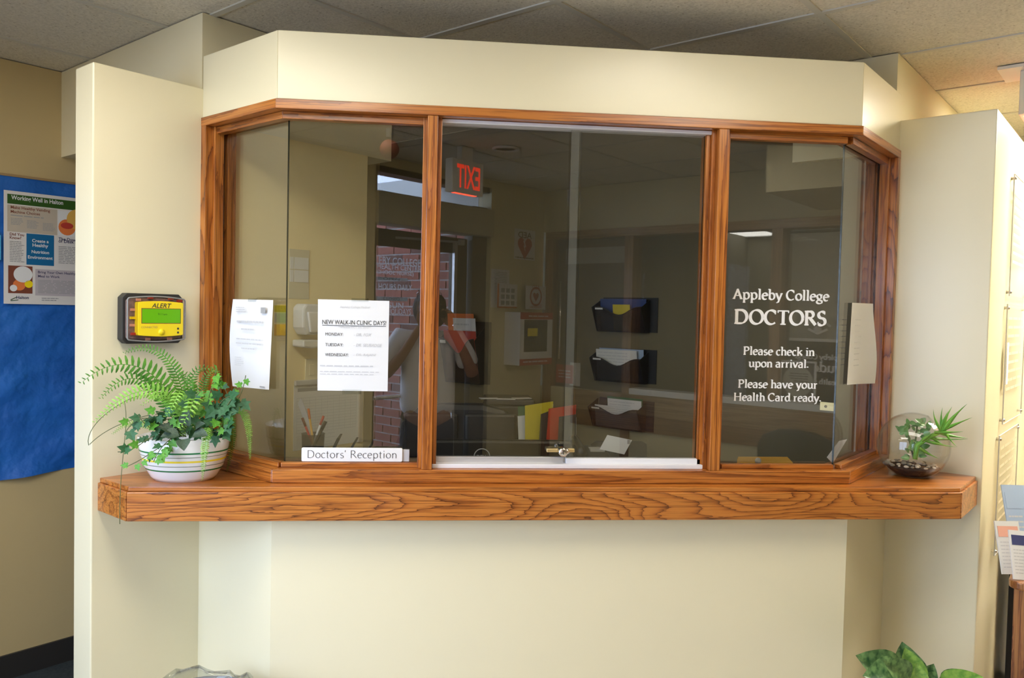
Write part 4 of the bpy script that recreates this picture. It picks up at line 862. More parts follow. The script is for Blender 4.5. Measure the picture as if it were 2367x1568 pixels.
MB().prism(pillow(X0 + .004, X1 - .004, Y0 + .010, Y1 - .010, .005), N1, N1 + .006).build('circuit_board', M['board'], al)
po_ = pillow(X0, X1, Y0 + .006, Y1 - .006, .006); MB().tube([(x, y, N2 - .003) for x, y in po_ + po_[:1]], .0026, 6, cap=False).build('cover_rim', M['grey'], al, True)
MB().prism(pillow(X0, X1, Y0 + .006, Y1 - .006, .006), N1, N2).build('clear_cover', M['smoke'], al, bevel=.003)
x0, y1 = au(319, 695, N2); x1, y0 = au(423, 778, N2)
fp = MB().prism(pillow(x0, x1, y0 + .004, y1 - .004, .004, .005), N1 - .001, N2 + .001).build('faceplate', M['yellow'], al, bevel=.0015)
a = au(328, 714, N2); b = au(416, 747, N2)
rec = MB().box(a[0] - .002, b[0] + .002, b[1] - .002, a[1] + .002, N2, N2 + .0016).build('screen_bezel', M['inkbrown'], fp)
MB().box(a[0], b[0], b[1], a[1], N2 + .001, N2 + .0022).build('screen', M['lcd'], fp)
cx_ = (a[0] + b[0]) / 2
text('screen_lettering', '9:11am', M['lcdink'], fp, cx_ - .012, b[1] + (a[1] - b[1]) * .55, N2 + .0026, width=.03)
a = au(350, 711, N2); b = au(396, 701, N2); text('alert_lettering', 'ALERT', M['ink'], fp, a[0], a[1] - .001, N2 + .0016, width=b[0] - a[0], height=(b[1] - a[1]) * .95, bold=.01, shear=.25)
a = au(326, 759, N2); b = au(364, 752, N2); text('maker_lettering', 'CONNECTED', M['tanlam'], fp, a[0], a[1], N2 + .0016, width=b[0] - a[0])
a = au(373, 768, N2); MB().lathe([(.0105, 0), (.010, .003), (.0, .0042)], 20).build('knob', M['yellow'], fp, True, m=Matrix.Translation((a[0], a[1], N2 + .001)))
for px, py in ((411, 760), (411, 769)):
    a = au(px, py, N2); MB().disc((a[0], a[1], N2 + .0016), .0036, 14).build('indicator_hole', M['ink'], fp)
q = MB()
for px, py, k in ((318, 693, 0), (345, 688, 1), (392, 690, 1), (412, 696, 1), (305, 716, 0), (304, 735, 2), (304, 752, 0), (306, 772, 1), (340, 784, 0), (390, 783, 0)):
    a = au(px, py, N1 + .002); q.box(a[0] - .008, a[0] + .008, a[1] - .004, a[1] + .004, N1 + .006, N1 + .009 + .004 * (k > 0), k)
o = q.build('circuit_parts', [M['pink'], M['red'], M['yellow']], al); o['kind'] = 'stuff'

# ------------------------------------------------------------------ notices taped to the glass
def sheet(name, label, fr, c4, n, curl, mt=None, nx=8, ny=10):
    """paper through four photo corners (tl, tr, br, bl), bowed off the glass by curl(u,v)"""
    C = [HIT(x, y, fr, n) for x, y in c4]; o = C[3]
    t = thing(name, label, 'notice', fr.mat(o[0], o[1], n)); vs = []; fs = []
    for j in range(ny + 1):
        for i in range(nx + 1):
            s, r = i / nx, j / ny
            p = [(C[3][k] * (1 - s) + C[2][k] * s) * (1 - r) + (C[0][k] * (1 - s) + C[1][k] * s) * r - o[k] for k in (0, 1)]
            vs.append((p[0], p[1], curl(s, r)))
    for j in range(ny):
        for i in range(nx): fs.append((j * (nx + 1) + i, j * (nx + 1) + i + 1, (j + 1) * (nx + 1) + i + 1, (j + 1) * (nx + 1) + i))
    MB().add(vs, fs).build('sheet', mt or M['whitep'], t, True)
    W_ = (C[1][0] - C[0][0] + C[2][0] - C[3][0]) / 2; H_ = (C[0][1] + C[1][1] - C[2][1] - C[3][1]) / 2
    return t, W_, H_
t, W_, H_ = sheet('walk_in_notice', 'white notice of new walk-in clinic days taped to the left front pane', GLASS_F, ((735, 692), (900, 696), (896, 905), (734, 903)), .0025, lambda s, r: .001)
LZ = .0022
text('notice_lettering', 'Appleby College Medical', M['inkl'], t, W_ * .3, H_ * .905, LZ, width=W_ * .42)
text('notice_lettering', 'NEW WALK-IN CLINIC DAYS!', M['ink'], t, W_ * .055, H_ * .73, LZ, width=W_ * .9, height=H_ * .048)
q = MB(); quad(q, W_ * .055, W_ * .955, H_ * .715, H_ * .7205, LZ); q.build('heading_underline', M['ink'], t)
text('notice_lettering', '**Effective OCT 5th, 2015**', M['inkl'], t, W_ * .28, H_ * .688, LZ, width=W_ * .46)
for body, y, w_ in (('MONDAY:', .605, .25), ('TUESDAY:', .49, .25), ('WEDNESDAY:', .38, .33)): text('notice_lettering', body, M['ink'], t, W_ * .1, H_ * y, LZ, width=W_ * w_, height=H_ * .033)
for body, y, w_ in (('- DR. FOX', .605, .25), ('- DR. SEUBADGE', .49, .4), ('- DR. RAJANI', .38, .32)): text('notice_lettering', body, M['inkl'], t, W_ * .5, H_ * y, LZ, width=W_ * w_, height=H_ * .033, shear=.25)
q = MB(); bars(q, W_ * .03, W_ * .78, H_ * .265, H_ * .285, LZ, 1, .6, rag=0, words=9); bars(q, W_ * .03, W_ * .88, H_ * .17, H_ * .225, LZ, 2, .28, rag=.1, words=12)
q.build('small_print', M['inkl'], t)['kind'] = 'stuff'
MB().box(W_ * .46, W_ * .7, H_ * .985, H_ * 1.02, 0, .0016).build('tape', M['clear'], t); MB().box(W_ * .35, W_ * .62, -H_ * .035, H_ * .015, 0, .0016).build('tape', M['clear'], t)
t, W_, H_ = sheet('side_pane_notice', 'curled white notice on the left angled side pane', GLASS_L, ((541, 692), (634, 694), (628, 901), (540, 893)), .003, lambda s, r: .004 + .012 * math.sin(PI * r) * (1 - s) + .006 * s * (1 - r))
zz = .02
q = MB(); bars(q, W_ * .15, W_ * .45, H_ * .86, H_ * .93, .0155, 3, .4, rag=.3); bars(q, W_ * .18, W_ * .85, H_ * .745, H_ * .775, .0165, 1, .7, rag=0, words=6); bars(q, W_ * .32, W_ * .64, H_ * .665, H_ * .685, zz, 1, .8, rag=0)
bars(q, W_ * .2, W_ * .82, H_ * .555, H_ * .57, zz, 1, .8, rag=0); bars(q, W_ * .19, W_ * .83, H_ * .505, H_ * .52, zz, 1, .8, rag=0); bars(q, W_ * .33, W_ * .67, H_ * .45, H_ * .465, zz, 1, .8, rag=0); bars(q, W_ * .16, W_ * .42, H_ * .25, H_ * .36, .0195, 5, .2, rag=.4)
q.build('notice_small_print', M['inkl'], t)['kind'] = 'stuff'
q = MB(); quad(q, W_ * .77, W_ * .89, H_ * .86, H_ * .925, .0135); quad(q, W_ * .76, W_ * .88, H_ * .035, H_ * .05, .0125); q.build('dark_stamp', M['inkg'], t)['kind'] = 'stuff'
MB().box(W_ * .4, W_ * .6, H_ * .985, H_ * 1.02, 0, .006).build('tape', M['clear'], t)
t, W_, H_ = sheet('side_pane_notice', 'curled white notice on the right angled side pane', GLASS_R, ((1967, 700), (2001, 702), (1998, 885), (1955, 890)), .003, lambda s, r: .004 + .03 * s * s + .008 * s * math.sin(4.2 * r + .4) )
q = MB(); bars(q, W_ * .08, W_ * .5, H_ * .2, H_ * .82, .019, 9, .18, rag=.3); q.build('notice_small_print', M['inkl'], t)['kind'] = 'stuff'
# reception sign standing on the sill
ds = thing('reception_sign', 'white plate reading Doctors Reception standing at the foot of the left front pane', 'sign', GLASS_F.m)
N_ = .016
u0, vt = HIT(697, 1035, GLASS_F, N_); u1, vb = HIT(930, 1071, GLASS_F, N_); vb = max(vb, zst + .001)
MB().prism(pillow(u0, u1, vb, vt, 0, .005), N_ - .005, N_).build('plate', M['white'], ds, bevel=.0015)
MB().box(u1 - .05, u1 + .022, vb, vt - .006, .002, .010).build('holder', M['ltgrey'], ds, bevel=.001)
nib('sign_lettering', "Doctors' Reception", M['ink'], ds, u0 + (u1 - u0) * .062, vb + (vt - vb) * .27, N_ + .0008, (u1 - u0) * .876, .055, .03, serif=False)

# ------------------------------------------------------------------ planter with fern, ivy and violet
PZ = ZS
PC = Vector((-0.787, 2.60, PZ))
pl = thing('potted_plant', 'striped white bowl of fern, ivy and violet on the left end of the ledge', 'potted plant', T(*PC, -.12))
prof = [(.055, .0), (.092, .0), (.103, .012), (.122, .045), (.135, .09), (.141, .135), (.138, .137), (.130, .12), (.118, .10)]
def lat(r0, z0, r1, z1, name, mt): return MB().lathe([(r0 + .0009, z0), (r1 + .0009, z1)], 48, sx=1.0, sy=.8).build(name, mt, pl, True)
MB().lathe(prof, 48, sx=1.0, sy=.8).build('bowl', M['ceramic'], pl, True)
rad = lambda z: [r for r in [prof[i][0] + (prof[i + 1][0] - prof[i][0]) * (z - prof[i][1]) / (prof[i + 1][1] - prof[i][1]) for i in range(1, 5) if prof[i][1] <= z <= prof[i + 1][1]]][0]
for z0, h, mt in ((.093, .0048, 'stripeg'), (.036, .0048, 'stripeg'), (.066, .006, 'stripey'), (.082, .002, 'stripegrey'), (.053, .002, 'stripegrey')):
    lat(rad(z0), z0, rad(z0 + h), z0 + h, 'stripe', M[mt])
MB().lathe([(0, .11), (.06, .113), (.127, .104)], 32, sx=1.0, sy=.8).build('soil', M['soil'], pl, True)
plinv = pl.matrix_world.inverted()
def bez(p, n):
    p = [Vector(q) for q in p]; out = []
    for i in range(n + 1):
        t = i / n; q = p
        while len(q) > 1: q = [q[k] * (1 - t) + q[k + 1] * t for k in range(len(q) - 1)]
        out.append(q[0])
    return out
def PXY(px, py, y): return on_y(px, py, y)
def frond(ctrl, ln, mt, side_up=(0, 0, 1), lean=.3, name='fern_frond'):
    raw = bez([PXY(*c) for c in ctrl], 60); ds = [0]
    for k in range(60): ds.append(ds[-1] + (raw[k + 1] - raw[k]).length)
    n = max(10, int(ds[-1] / (ln * .42))); pts = []; k = 0
    for i in range(n + 1):
        d = ds[-1] * i / n
        while k < 59 and ds[k + 1] < d: k += 1
        f = (d - ds[k]) / max(1e-9, ds[k + 1] - ds[k]); pts.append(raw[k] * (1 - f) + raw[k + 1] * f)
    mb = MB(); mb.tube([plinv @ p for p in pts], [.0016 * (1 - .7 * i / n) for i in range(n + 1)], 4)
    for i in range(1, n + 1):
        t = (pts[min(i + 1, n)] - pts[i - 1]).normalized(); view = Vector((.15, -1, .12)).normalized()
        s = t.cross(view).normalized(); f = i / n
        L_ = ln * min(1, .35 + 2.2 * f) * (1 - max(0, f - .55) / .45 * .72) * random.uniform(.9, 1.08)
        nn = s.cross(t).normalized()
        for sg in (-1, 1):
            d = (s * sg + t * lean + nn * random.uniform(-.25, .15)).normalized(); wv = t * L_ * .155
            b0 = pts[i] + t * (ln * .2 if sg > 0 else 0); m1 = b0 + d * L_ * .5 + nn * .002; tip = b0 + d * L_ - nn * L_ * .12 + t * L_ * .08
            m2 = b0 + d * L_ * .85 + t * L_ * .05
            vs = [b0 - wv * .55, m1 - wv, m2 - wv * .6, tip, m2 + wv * .6, m1 + wv, b0 + wv * .7]
            mb.add([plinv @ v for v in vs], [(0, 1, 5, 6), (1, 2, 4, 5), (2, 3, 4)])
    return mb.build(name, mt, pl)
Yp = 2.60
F_ = [((430, 1010, 2.60), (400, 870, 2.58), (300, 790, 2.54), (192, 882, 2.50)),
      ((425, 1010, 2.62), (440, 880, 2.62), (385, 770, 2.60), (290, 815, 2.60)),
      ((420, 1010, 2.58), (360, 850, 2.56), (290, 850, 2.52), (236, 918, 2.50)),
      ((430, 1010, 2.57), (400, 880, 2.54), (320, 870, 2.50), (222, 973, 2.47)),
      ((440, 1010, 2.57), (420, 900, 2.52), (370, 900, 2.47), (330, 935, 2.44)),
      ((440, 1010, 2.62), (440, 880, 2.62), (450, 850, 2.64), (395, 875, 2.66)),
      ((440, 1010, 2.60), (430, 880, 2.58), (440, 830, 2.56), (500, 858, 2.58)),
      ((450, 1010, 2.62), (460, 860, 2.62), (500, 820, 2.64), (512, 888, 2.63)),
      ((440, 1010, 2.55), (410, 850, 2.52), (430, 900, 2.46), (385, 960, 2.44)),
      ((450, 1010, 2.55), (445, 880, 2.52), (465, 910, 2.47), (420, 985, 2.45)),
      ((490, 1010, 2.52), (480, 960, 2.47), (475, 1000, 2.43), (468, 1108, 2.44)),
      ((500, 1000, 2.56), (560, 900, 2.54), (580, 960, 2.53), (578, 1060, 2.55)),
      ((505, 1000, 2.64), (540, 900, 2.66), (545, 1000, 2.66), (525, 1088, 2.66)),
      ((430, 1010, 2.56), (300, 960, 2.52), (290, 980, 2.50), (262, 1002, 2.50)),
      ((440, 1010, 2.62), (390, 900, 2.62), (350, 850, 2.62), (330, 900, 2.60))]
LN = (.034, .022, .026, .026, .020, .022, .022, .018, .024, .030, .013, .013, .014, .014, .022)
MT = ('fern', 'fern', 'fern', 'fernlt', 'fernlt', 'fern', 'fern', 'fern', 'fernlt', 'fernlt', 'fernlt', 'fernlt', 'fern', 'fernlt', 'fern')
for c, l, m_ in zip(F_, LN, MT): frond(c, l * 1.08, M[m_])
for c in (((395, 900, 2.55), (300, 900, 2.50), (190, 980, 2.46), (205, 1030, 2.45)), ((345, 960, 2.52), (260, 980, 2.48), (225, 1010, 2.46), (207, 1028, 2.45)), ((288, 930, 2.47), (300, 990, 2.44), (275, 1060, 2.41), (277, 1212, 2.40))):
    MB().tube([plinv @ p for p in bez([PXY(*q) for q in c], 16)], .0011, 5).build('runner', M['stem'], pl, True)
def leaf5(w=1.0):
    o = [(0, 0), (.22, -.10), (.42, .05), (.30, .22), (.50, .50), (.24, .50), (0, .95), (-.24, .50), (-.50, .50), (-.30, .22), (-.42, .05), (-.22, -.10)]
    vs = [(x, y, .10 * abs(x) - .10 * y * y) for x, y in o] + [(0, .35, -.02)]; n = len(o)
    return MB().add(vs, [(i, (i + 1) % n, n) for i in range(n)])
iv1 = leaf5().mesh('ivy_leaf', M['ivy']); iv2 = leaf5().mesh('ivy_leaf', M['ivylt'])
def put_leaf(me, pos, ax_tip, nrm, size, name='ivy_leaf', par=None):
    y = Vector(ax_tip).normalized(); z = Vector(nrm); z = (z - y * z.dot(y)).normalized(); x = y.cross(z)
    m_ = Matrix(((x.x, y.x, z.x, pos[0]), (x.y, y.y, z.y, pos[1]), (x.z, y.z, z.z, pos[2]), (0, 0, 0, 1))) @ Matrix.Scale(size, 4)
    o = bpy.data.objects.new(name, me); COL.objects.link(o); o.parent = par or pl; o.matrix_local = (plinv if par is None else par.matrix_world.inverted()) @ m_; return o
def vine(ctrl, k, me_, size, spread=.018, n=16):
    pts = bez([PXY(*c) for c in ctrl], n); MB().tube([plinv @ p for p in pts], .0013, 5).build('ivy_stem', M['stem'], pl, True)
    for i in range(k):
        t = pts[int((i + .7) / k * n)]
        d = Vector((random.uniform(-1, 1), random.uniform(-.5, -.1), random.uniform(-1, .35)))
        p = t + d.normalized() * spread * random.uniform(.2, 1); me = me_ if random.random() < .85 else (iv2 if me_ is iv1 else iv1)
        put_leaf(me, p, d, (random.uniform(-.4, .4), -1, random.uniform(.1, .7)), size * random.uniform(.75, 1.15))
vine(((430, 1010, 2.53), (360, 960, 2.47), (320, 950, 2.45), (290, 1000, 2.43)), 9, iv1, .036)
vine(((420, 1010, 2.52), (340, 980, 2.45), (330, 1050, 2.42), (272, 1045, 2.40)), 7, iv1, .030)
vine(((400, 1020, 2.50), (350, 1040, 2.43), (340, 1060, 2.41), (290, 1080, 2.40)), 8, iv2, .028)
vine(((400, 1010, 2.48), (390, 1020, 2.44), (370, 1030, 2.42), (355, 1068, 2.41)), 6, iv2, .026)
vine(((470, 1010, 2.57), (480, 900, 2.52), (500, 870, 2.52), (500, 850, 2.53)), 9, iv2, .034)
vine(((480, 1010, 2.57), (500, 920, 2.50), (530, 900, 2.50), (556, 930, 2.52)), 12, iv1, .040)
vine(((480, 1010, 2.55), (500, 960, 2.48), (520, 950, 2.47), (540, 915, 2.50)), 9, iv1, .038)
vine(((520, 960, 2.52), (555, 930, 2.52), (562, 900, 2.53), (568, 868, 2.53)), 6, iv2, .022, .012)
vine(((470, 1010, 2.55), (440, 960, 2.50), (430, 930, 2.50), (470, 900, 2.50)), 7, iv1, .034)
vine(((490, 1000, 2.52), (520, 990, 2.48), (530, 985, 2.48), (525, 975, 2.48)), 5, iv1, .036)
vine(((440, 1010, 2.53), (400, 960, 2.48), (370, 940, 2.46), (360, 960, 2.46)), 7, iv1, .036)
vine(((440, 1010, 2.56), (420, 960, 2.50), (390, 960, 2.48), (350, 985, 2.47)), 9, iv1, .036)
vine(((480, 1010, 2.58), (470, 940, 2.54), (500, 930, 2.52), (545, 960, 2.52)), 10, iv1, .038)
vine(((500, 1010, 2.58), (530, 960, 2.54), (535, 930, 2.54), (520, 900, 2.54)), 9, iv1, .036)
vine(((470, 1000, 2.60), (440, 930, 2.58), (470, 900, 2.57), (520, 890, 2.57)), 9, iv2, .032)
vine(((420, 1010, 2.60), (400, 930, 2.60), (420, 900, 2.58), (450, 920, 2.56)), 8, iv1, .034)
vine(((430, 1010, 2.56), (380, 1000, 2.48), (340, 1000, 2.45), (320, 960, 2.45)), 8, iv1, .034)
def oval_leaf(n=8, cup=.12, w=.42, tipy=1.0, ripple=0):
    vs = []; fs = []
    for i in range(n + 1):
        f = i / n; hw = w * math.sin(PI * min(1, f ** .8)) ** .8 if 0 < f < 1 else 0
        for k, s in enumerate((-1, -.5, 0, .5, 1)): vs.append((hw * s, f * tipy, cup * abs(s) * hw * 2 - .18 * f * f + ripple * math.sin(f * 14 + s * 3)))
    for i in range(n):
        for k in range(4): fs.append((i * 5 + k, i * 5 + k + 1, (i + 1) * 5 + k + 1, (i + 1) * 5 + k))
    return MB().add(vs, fs)
vl = oval_leaf(8, .25, .45, ripple=.01).mesh('violet_leaf', M['violet'], True)
for px, py, y, dx, dz, sz in ((432, 985, 2.47, .1, .9, .05), (415, 1008, 2.46, -.9, .12, .052), (445, 1008, 2.45, .9, .2, .05), (400, 1000, 2.47, -.7, .5, .045), (425, 1016, 2.45, .1, -.2, .045), (452, 995, 2.47, .6, .6, .04)):
    put_leaf(vl, PXY(px, py, y), (dx, -.35, dz), (0, -.55, .8), sz, 'violet_leaf')

# ------------------------------------------------------------------ glass globe terrarium
TC = Vector((1.703, 2.668, PZ)); TR = .119
tr_ = thing('terrarium', 'clear glass globe with succulents and pebbles on the right end of the ledge', 'terrarium', T(*TC))
gm = MB(); prof = []; cz = TR - .012
op = Vector((.62, -.38, .62)).normalized(); NB, NM = 40, 26; ang0 = .50
ox = op.orthogonal().normalized(); oy = op.cross(ox)
for sgn, R_ in ((1, TR), (-1, TR - .0028)):
    vs = []; fs = []
    for i in range(NM + 1):
        th_ = ang0 + (PI - ang0) * i / NM
        for j in range(NB):
            ph_ = 2 * PI * j / NB; v = op * math.cos(th_) + (ox * math.cos(ph_) + oy * math.sin(ph_)) * math.sin(th_)
            p = v * R_ + Vector((0, 0, cz)); p.z = max(p.z, .001 if sgn > 0 else .003); vs.append(tuple(p))
    for i in range(NM):
        for j in range(NB):
            f = (i * NB + j, i * NB + (j + 1) % NB, (i + 1) * NB + (j + 1) % NB, (i + 1) * NB + j); fs.append(f if sgn < 0 else f[::-1])
    gm.add(vs, fs)
gm.build('glass_globe', M['globe'], tr_, True)
rim = [op * math.cos(ang0) * (TR - .0014) + (ox * math.cos(2 * PI * j / 40) + oy * math.sin(2 * PI * j / 40)) * math.sin(ang0) * (TR - .0014) + Vector((0, 0, cz)) for j in range(41)]
MB().tube(rim, .0021, 6, cap=False).build('rim', M['globe'], tr_, True)
so = MB(); pr_ = []
for i in range(7):
    z = .004 + .030 * i / 6; r = math.sqrt(max(0, (TR - .004) ** 2 - (z - cz) ** 2)); pr_.append((r, z))
so.lathe([(0, .004)] + pr_ + [(0, .040)], 32); so.build('soil', M['soil'], tr_, True)
pbm = MB().ball((0, 0, 0), (1, .8, .55), 8, 6).mesh('pebble', M['pebble'], True)
pb2 = MB().ball((0, 0, 0), (1, .8, .5), 8, 6).mesh('pebble', M['tileprint'], True)
for i in range(46):
    a = random.uniform(0, 2 * PI); r = .09 * math.sqrt(random.random()); o = bpy.data.objects.new('pebble', pbm if random.random() < .55 else pb2); COL.objects.link(o); o.parent = tr_
    s_ = random.uniform(.004, .010) * (1.6 if i < 4 else 1)
    o.matrix_local = Matrix.Translation((r * math.cos(a), r * math.sin(a), .041)) @ Matrix.Rotation(random.uniform(0, 6), 4, 'Z') @ Matrix.Scale(s_, 4)
trinv = tr_.matrix_world.inverted()
def spike(base, tip, w_, sag=.1):
    b, t = Vector(base), Vector(tip); d = t - b; n_ = Vector((0, -1, .3)); s_ = d.cross(n_).normalized(); up_ = s_.cross(d).normalized(); k = 6; vs = []; fs = []
    for i in range(k + 1):
        f = i / k; c_ = b + d * f + up_ * d.length * sag * math.sin(PI * f * .9) * -1; hw = w_ * (1 - f) ** .7 * (.75 + .5 * math.sin(PI * min(f * 1.5, 1)))
        vs += [c_ - s_ * hw, c_ - n_ * -hw * .35, c_ + s_ * hw, c_ - n_ * hw * .45]
    for i in range(k):
        for j in range(4): fs.append((i * 4 + j, i * 4 + (j + 1) % 4, (i + 1) * 4 + (j + 1) % 4, (i + 1) * 4 + j))
    return MB().add([tuple(v) for v in vs], fs)
YT = 2.60
al_ = [trinv @ PXY(px, py, YT) for px, py in ((2115, 1062), (2120, 1030), (2150, 1010), (2185, 995))]
MB().tube(al_, [.008, .008, .007, .006], 10).build('aloe_stem', M['aloe'], tr_, True)
for bx, by, tx, ty, w_ in ((2150, 1008, 2192, 1034, .006), (2135, 1018, 2213, 1034, .006), (2170, 1000, 2240, 1014, .007), (2180, 992, 2214, 1034, .006), (2178, 995, 2249, 965, .006), (2180, 995, 2237, 934, .008), (2178, 995, 2202, 940, .007), (2178, 998, 2180, 942, .006), (2176, 998, 2159, 946, .006),
                           (2172, 998, 2194, 950, .005), (2125, 1035, 2172, 1061, .007), (2130, 1020, 2160, 1000, .006), (2140, 1012, 2240, 1016, .006), (2160, 1000, 2228, 998, .006)):
    spike(trinv @ PXY(bx, by, YT - .005), trinv @ PXY(tx, ty, YT - random.uniform(.0, .04)), w_).build('aloe_leaf', M['aloe'], tr_, True)
jl_ = oval_leaf(6, .15, .34).mesh('jade_leaf', M['jade'], True)
def put2(me, pos, tip, nrm, size, name): return put_leaf(me, pos, tip, nrm, size, name, tr_)
for sx, sy_ in (((2112, 1060), (2095, 990)), ((2112, 1060), (2120, 985))):
    MB().tube([trinv @ PXY(*sx, 2.65), trinv @ PXY(*sy_, 2.65)], .003, 6).build('jade_stem', M['stem'], tr_, True)
for i in range(46):
    px, py = random.uniform(2074, 2146), random.uniform(978, 1062)
    if py > 1035: px = random.uniform(2100, 2130)
    put2(jl_, PXY(px, py, random.uniform(2.62, 2.68)), (random.uniform(-1, 1), random.uniform(-.5, .2), random.uniform(.0, 1)), (random.uniform(-.4, .4), -.8, .5), random.uniform(.020, .032), 'jade_leaf')

# ------------------------------------------------------------------ inside the office
WK = ZC - 0.56
wk = thing('office_worktop', 'brown worktop inside the office just behind the reception glass', 'worktop', Matrix.Identity(4))
a0 = path(.115); pts = [P(1.551, 2.572), a0[1], a0[2], P(3.0, 0.925), Vector((0.98, 3.02, 0)), Vector((-0.60, 3.02, 0))]
def flat(pts, z0, z1, name, mt, par, bevel=0):
    n = len(pts); vs = [(p.x, p.y, z0) for p in pts] + [(p.x, p.y, z1) for p in pts]
    return MB().add(vs, [list(range(n))[::-1], list(range(n, 2 * n))] + [(i, (i + 1) % n, (i + 1) % n + n, i + n) for i in range(n)]).build(name, mt, par, bevel=bevel)
flat(pts, WK - .03, WK, 'top', M['worktop'], wk, .003)
for x, y in ((-0.58, 2.95), (0.93, 2.98)): MB().box(x - .02, x + .02, y - .02, y + .02, 0, WK - .03).build('leg', M['dkgrey'], wk)
dk = thing('office_desk', 'narrow brown desk carrying the monitor behind the reception worktop', 'desk', T(0.25, 3.15, 0))
MB().box(-.62, .60, -.11, .11, .71, .74).build('top', M['worktop'], dk, bevel=.004)
for x in (-.58, .56):
    for y in (-.08, .08): MB().box(x - .025, x + .025, y - .025, y + .025, 0, .71).build('leg', M['dkgrey'], dk)
YM = 3.14
p0, p1_ = on_y(1000, 1017, YM), on_y(1330, 1013, YM)
mo = thing('monitor', 'black computer monitor seen from behind through the sliding glass', 'monitor', T((p0.x + p1_.x) / 2, YM, 0))
hw = (p1_.x - p0.x) / 2; zt_ = p0.z
MB().box(-hw, hw, 0, .035, zt_ - .36, zt_).build('housing', M['black'], mo, bevel=.012)
MB().box(-hw + .08, hw - .08, -.025, 0, zt_ - .31, zt_ - .06).build('back_cover', M['black'], mo, bevel=.01)
MB().box(-.03, .03, -.02, .02, .75, zt_ - .2).build('stand', M['black'], mo); MB().box(-.13, .13, -.10, .10, .74, .752).build('stand_base', M['black'], mo, bevel=.004)
c_ = on_y(1114, 1056, YM - .026); R_ = .031
rg = MB().tube([(R_ * math.cos(2 * PI * i / 28), 0, R_ * math.sin(2 * PI * i / 28)) for i in range(29)], .002, 6, cap=False).build('logo_ring', M['ltgrey'], mo, True, m=Matrix.Translation((c_.x - (p0.x + p1_.x) / 2, -.027, c_.z)))
me = text_mesh('DELL', 'logo_lettering', M['ltgrey'], .042, .014, bold=.02); link('logo_lettering', me, mo, m=Matrix.Translation((c_.x - (p0.x + p1_.x) / 2 - .021, -.0275, c_.z - .007)) @ Matrix.Rotation(PI / 2, 4, 'X'))
def office_chair(m, label, up=0.0):
    t = thing('office_chair', label, 'chair', m)
    outl = [(-.27, .0), (-.29, .12), (-.29, .28), (-.265, .375), (-.20, .44), (-.1, .465), (.1, .465), (.20, .44), (.265, .375), (.29, .28), (.29, .12), (.27, .0)]
    tl = Matrix.Translation((0, 0, .66 + up)) @ Matrix.Rotation(PI / 2 - .08, 4, 'X')
    MB().prism(outl, -.05, .05).build('backrest', M['leather'], t, bevel=.03, m=tl)
    for x in (-.135, .135): MB().box(-.12, .12, .22, .42, .05, .078).build('headrest_pad', M['leather'], t, bevel=.025, m=tl @ Matrix.Translation((x, 0, 0)))
    MB().box(-.25, .25, -.50, -.02, .44, .55).build('seat', M['leather'], t, bevel=.03)
    MB().box(-.05, .05, .0, .03, .50, .75 + up).build('back_support', M['black'], t); MB().tube([(0, -.25, .08), (0, -.25, .45)], .03, 12).build('column', M['black'], t)
    for i in range(5):
        a = 2 * PI * i / 5 + .3; l_ = MB().tube([(0, -.25, .11), (.24 * math.cos(a), -.25 + .24 * math.sin(a), .07)], [.026, .016], 8).build('base_arm', M['black'], t)
        MB().ball((.24 * math.cos(a), -.25 + .24 * math.sin(a), .031), .03, 10, 6).build('caster', M['black'], l_, True)
q = on_y(1066, 938, 3.60)
office_chair(T(q.x, 3.62, 0), 'black leather office chair facing the window behind the monitor', q.z - 1.118)
# pen cup
q = on_y(724, 1000, 2.93)
pc = thing('pen_cup', 'black mesh pen cup holding pens behind the reception sign', 'pen cup', T(q.x, 2.93, WK))
MB().lathe([(.036, 0), (.037, .002), (.041, .102), (.0425, .103), (.040, .103), (.0355, .003), (0, .002)], 28).build('cup', M['mesh'], pc, True)
def pen(name, label, px, py, bx, col, col2, r=.004):
    tp = on_y(px, py, 2.93) - Vector((q.x, 2.93, WK)); tp.y = random.uniform(-.015, .015); b = Vector((bx, random.uniform(-.01, .01), .006)); d = tp - b
    t = thing(name, label, 'pen', T(q.x, 2.93, WK)); MB().tube([tuple(b), tuple(b + d * .8)], r, 8).build('barrel', col, t, True); MB().tube([tuple(b + d * .8), tuple(tp)], r * 1.12, 8).build('cap', col2, t, True)
pen('pencil', 'orange pencil in the mesh pen cup', 711, 946, .012, M['manila'], M['orange']); pen('pen', 'red capped pen leaning right in the mesh pen cup', 748, 962, -.02, M['whitep'], M['red'])
pen('pen', 'dark red pen leaning left in the mesh pen cup', 698, 967, .02, M['red'], M['inkbrown']); pen('pen', 'thick black pen at the right side of the mesh pen cup', 752, 975, -.02, M['black'], M['black'], .006)
tp = on_y(696, 920, 2.94) - Vector((q.x, 2.94, WK))
t = thing('letter_opener', 'grey flat blade standing tallest in the mesh pen cup', 'letter opener', T(q.x, 2.94, WK))
MB().add([(.018, 0, .006), (.03, 0, .006), (tp.x + .012, 0, tp.z - .03), (tp.x, 0, tp.z), (tp.x - .012, 0, tp.z - .02), (.018, .003, .006), (.03, .003, .006), (tp.x + .012, .003, tp.z - .03), (tp.x, .003, tp.z), (tp.x - .012, .003, tp.z - .02)],
         [(0, 1, 2, 3, 4), (9, 8, 7, 6, 5), (0, 5, 6, 1), (1, 6, 7, 2), (2, 7, 8, 3), (3, 8, 9, 4), (4, 9, 5, 0)]).build('blade', M['ltgrey'], t)
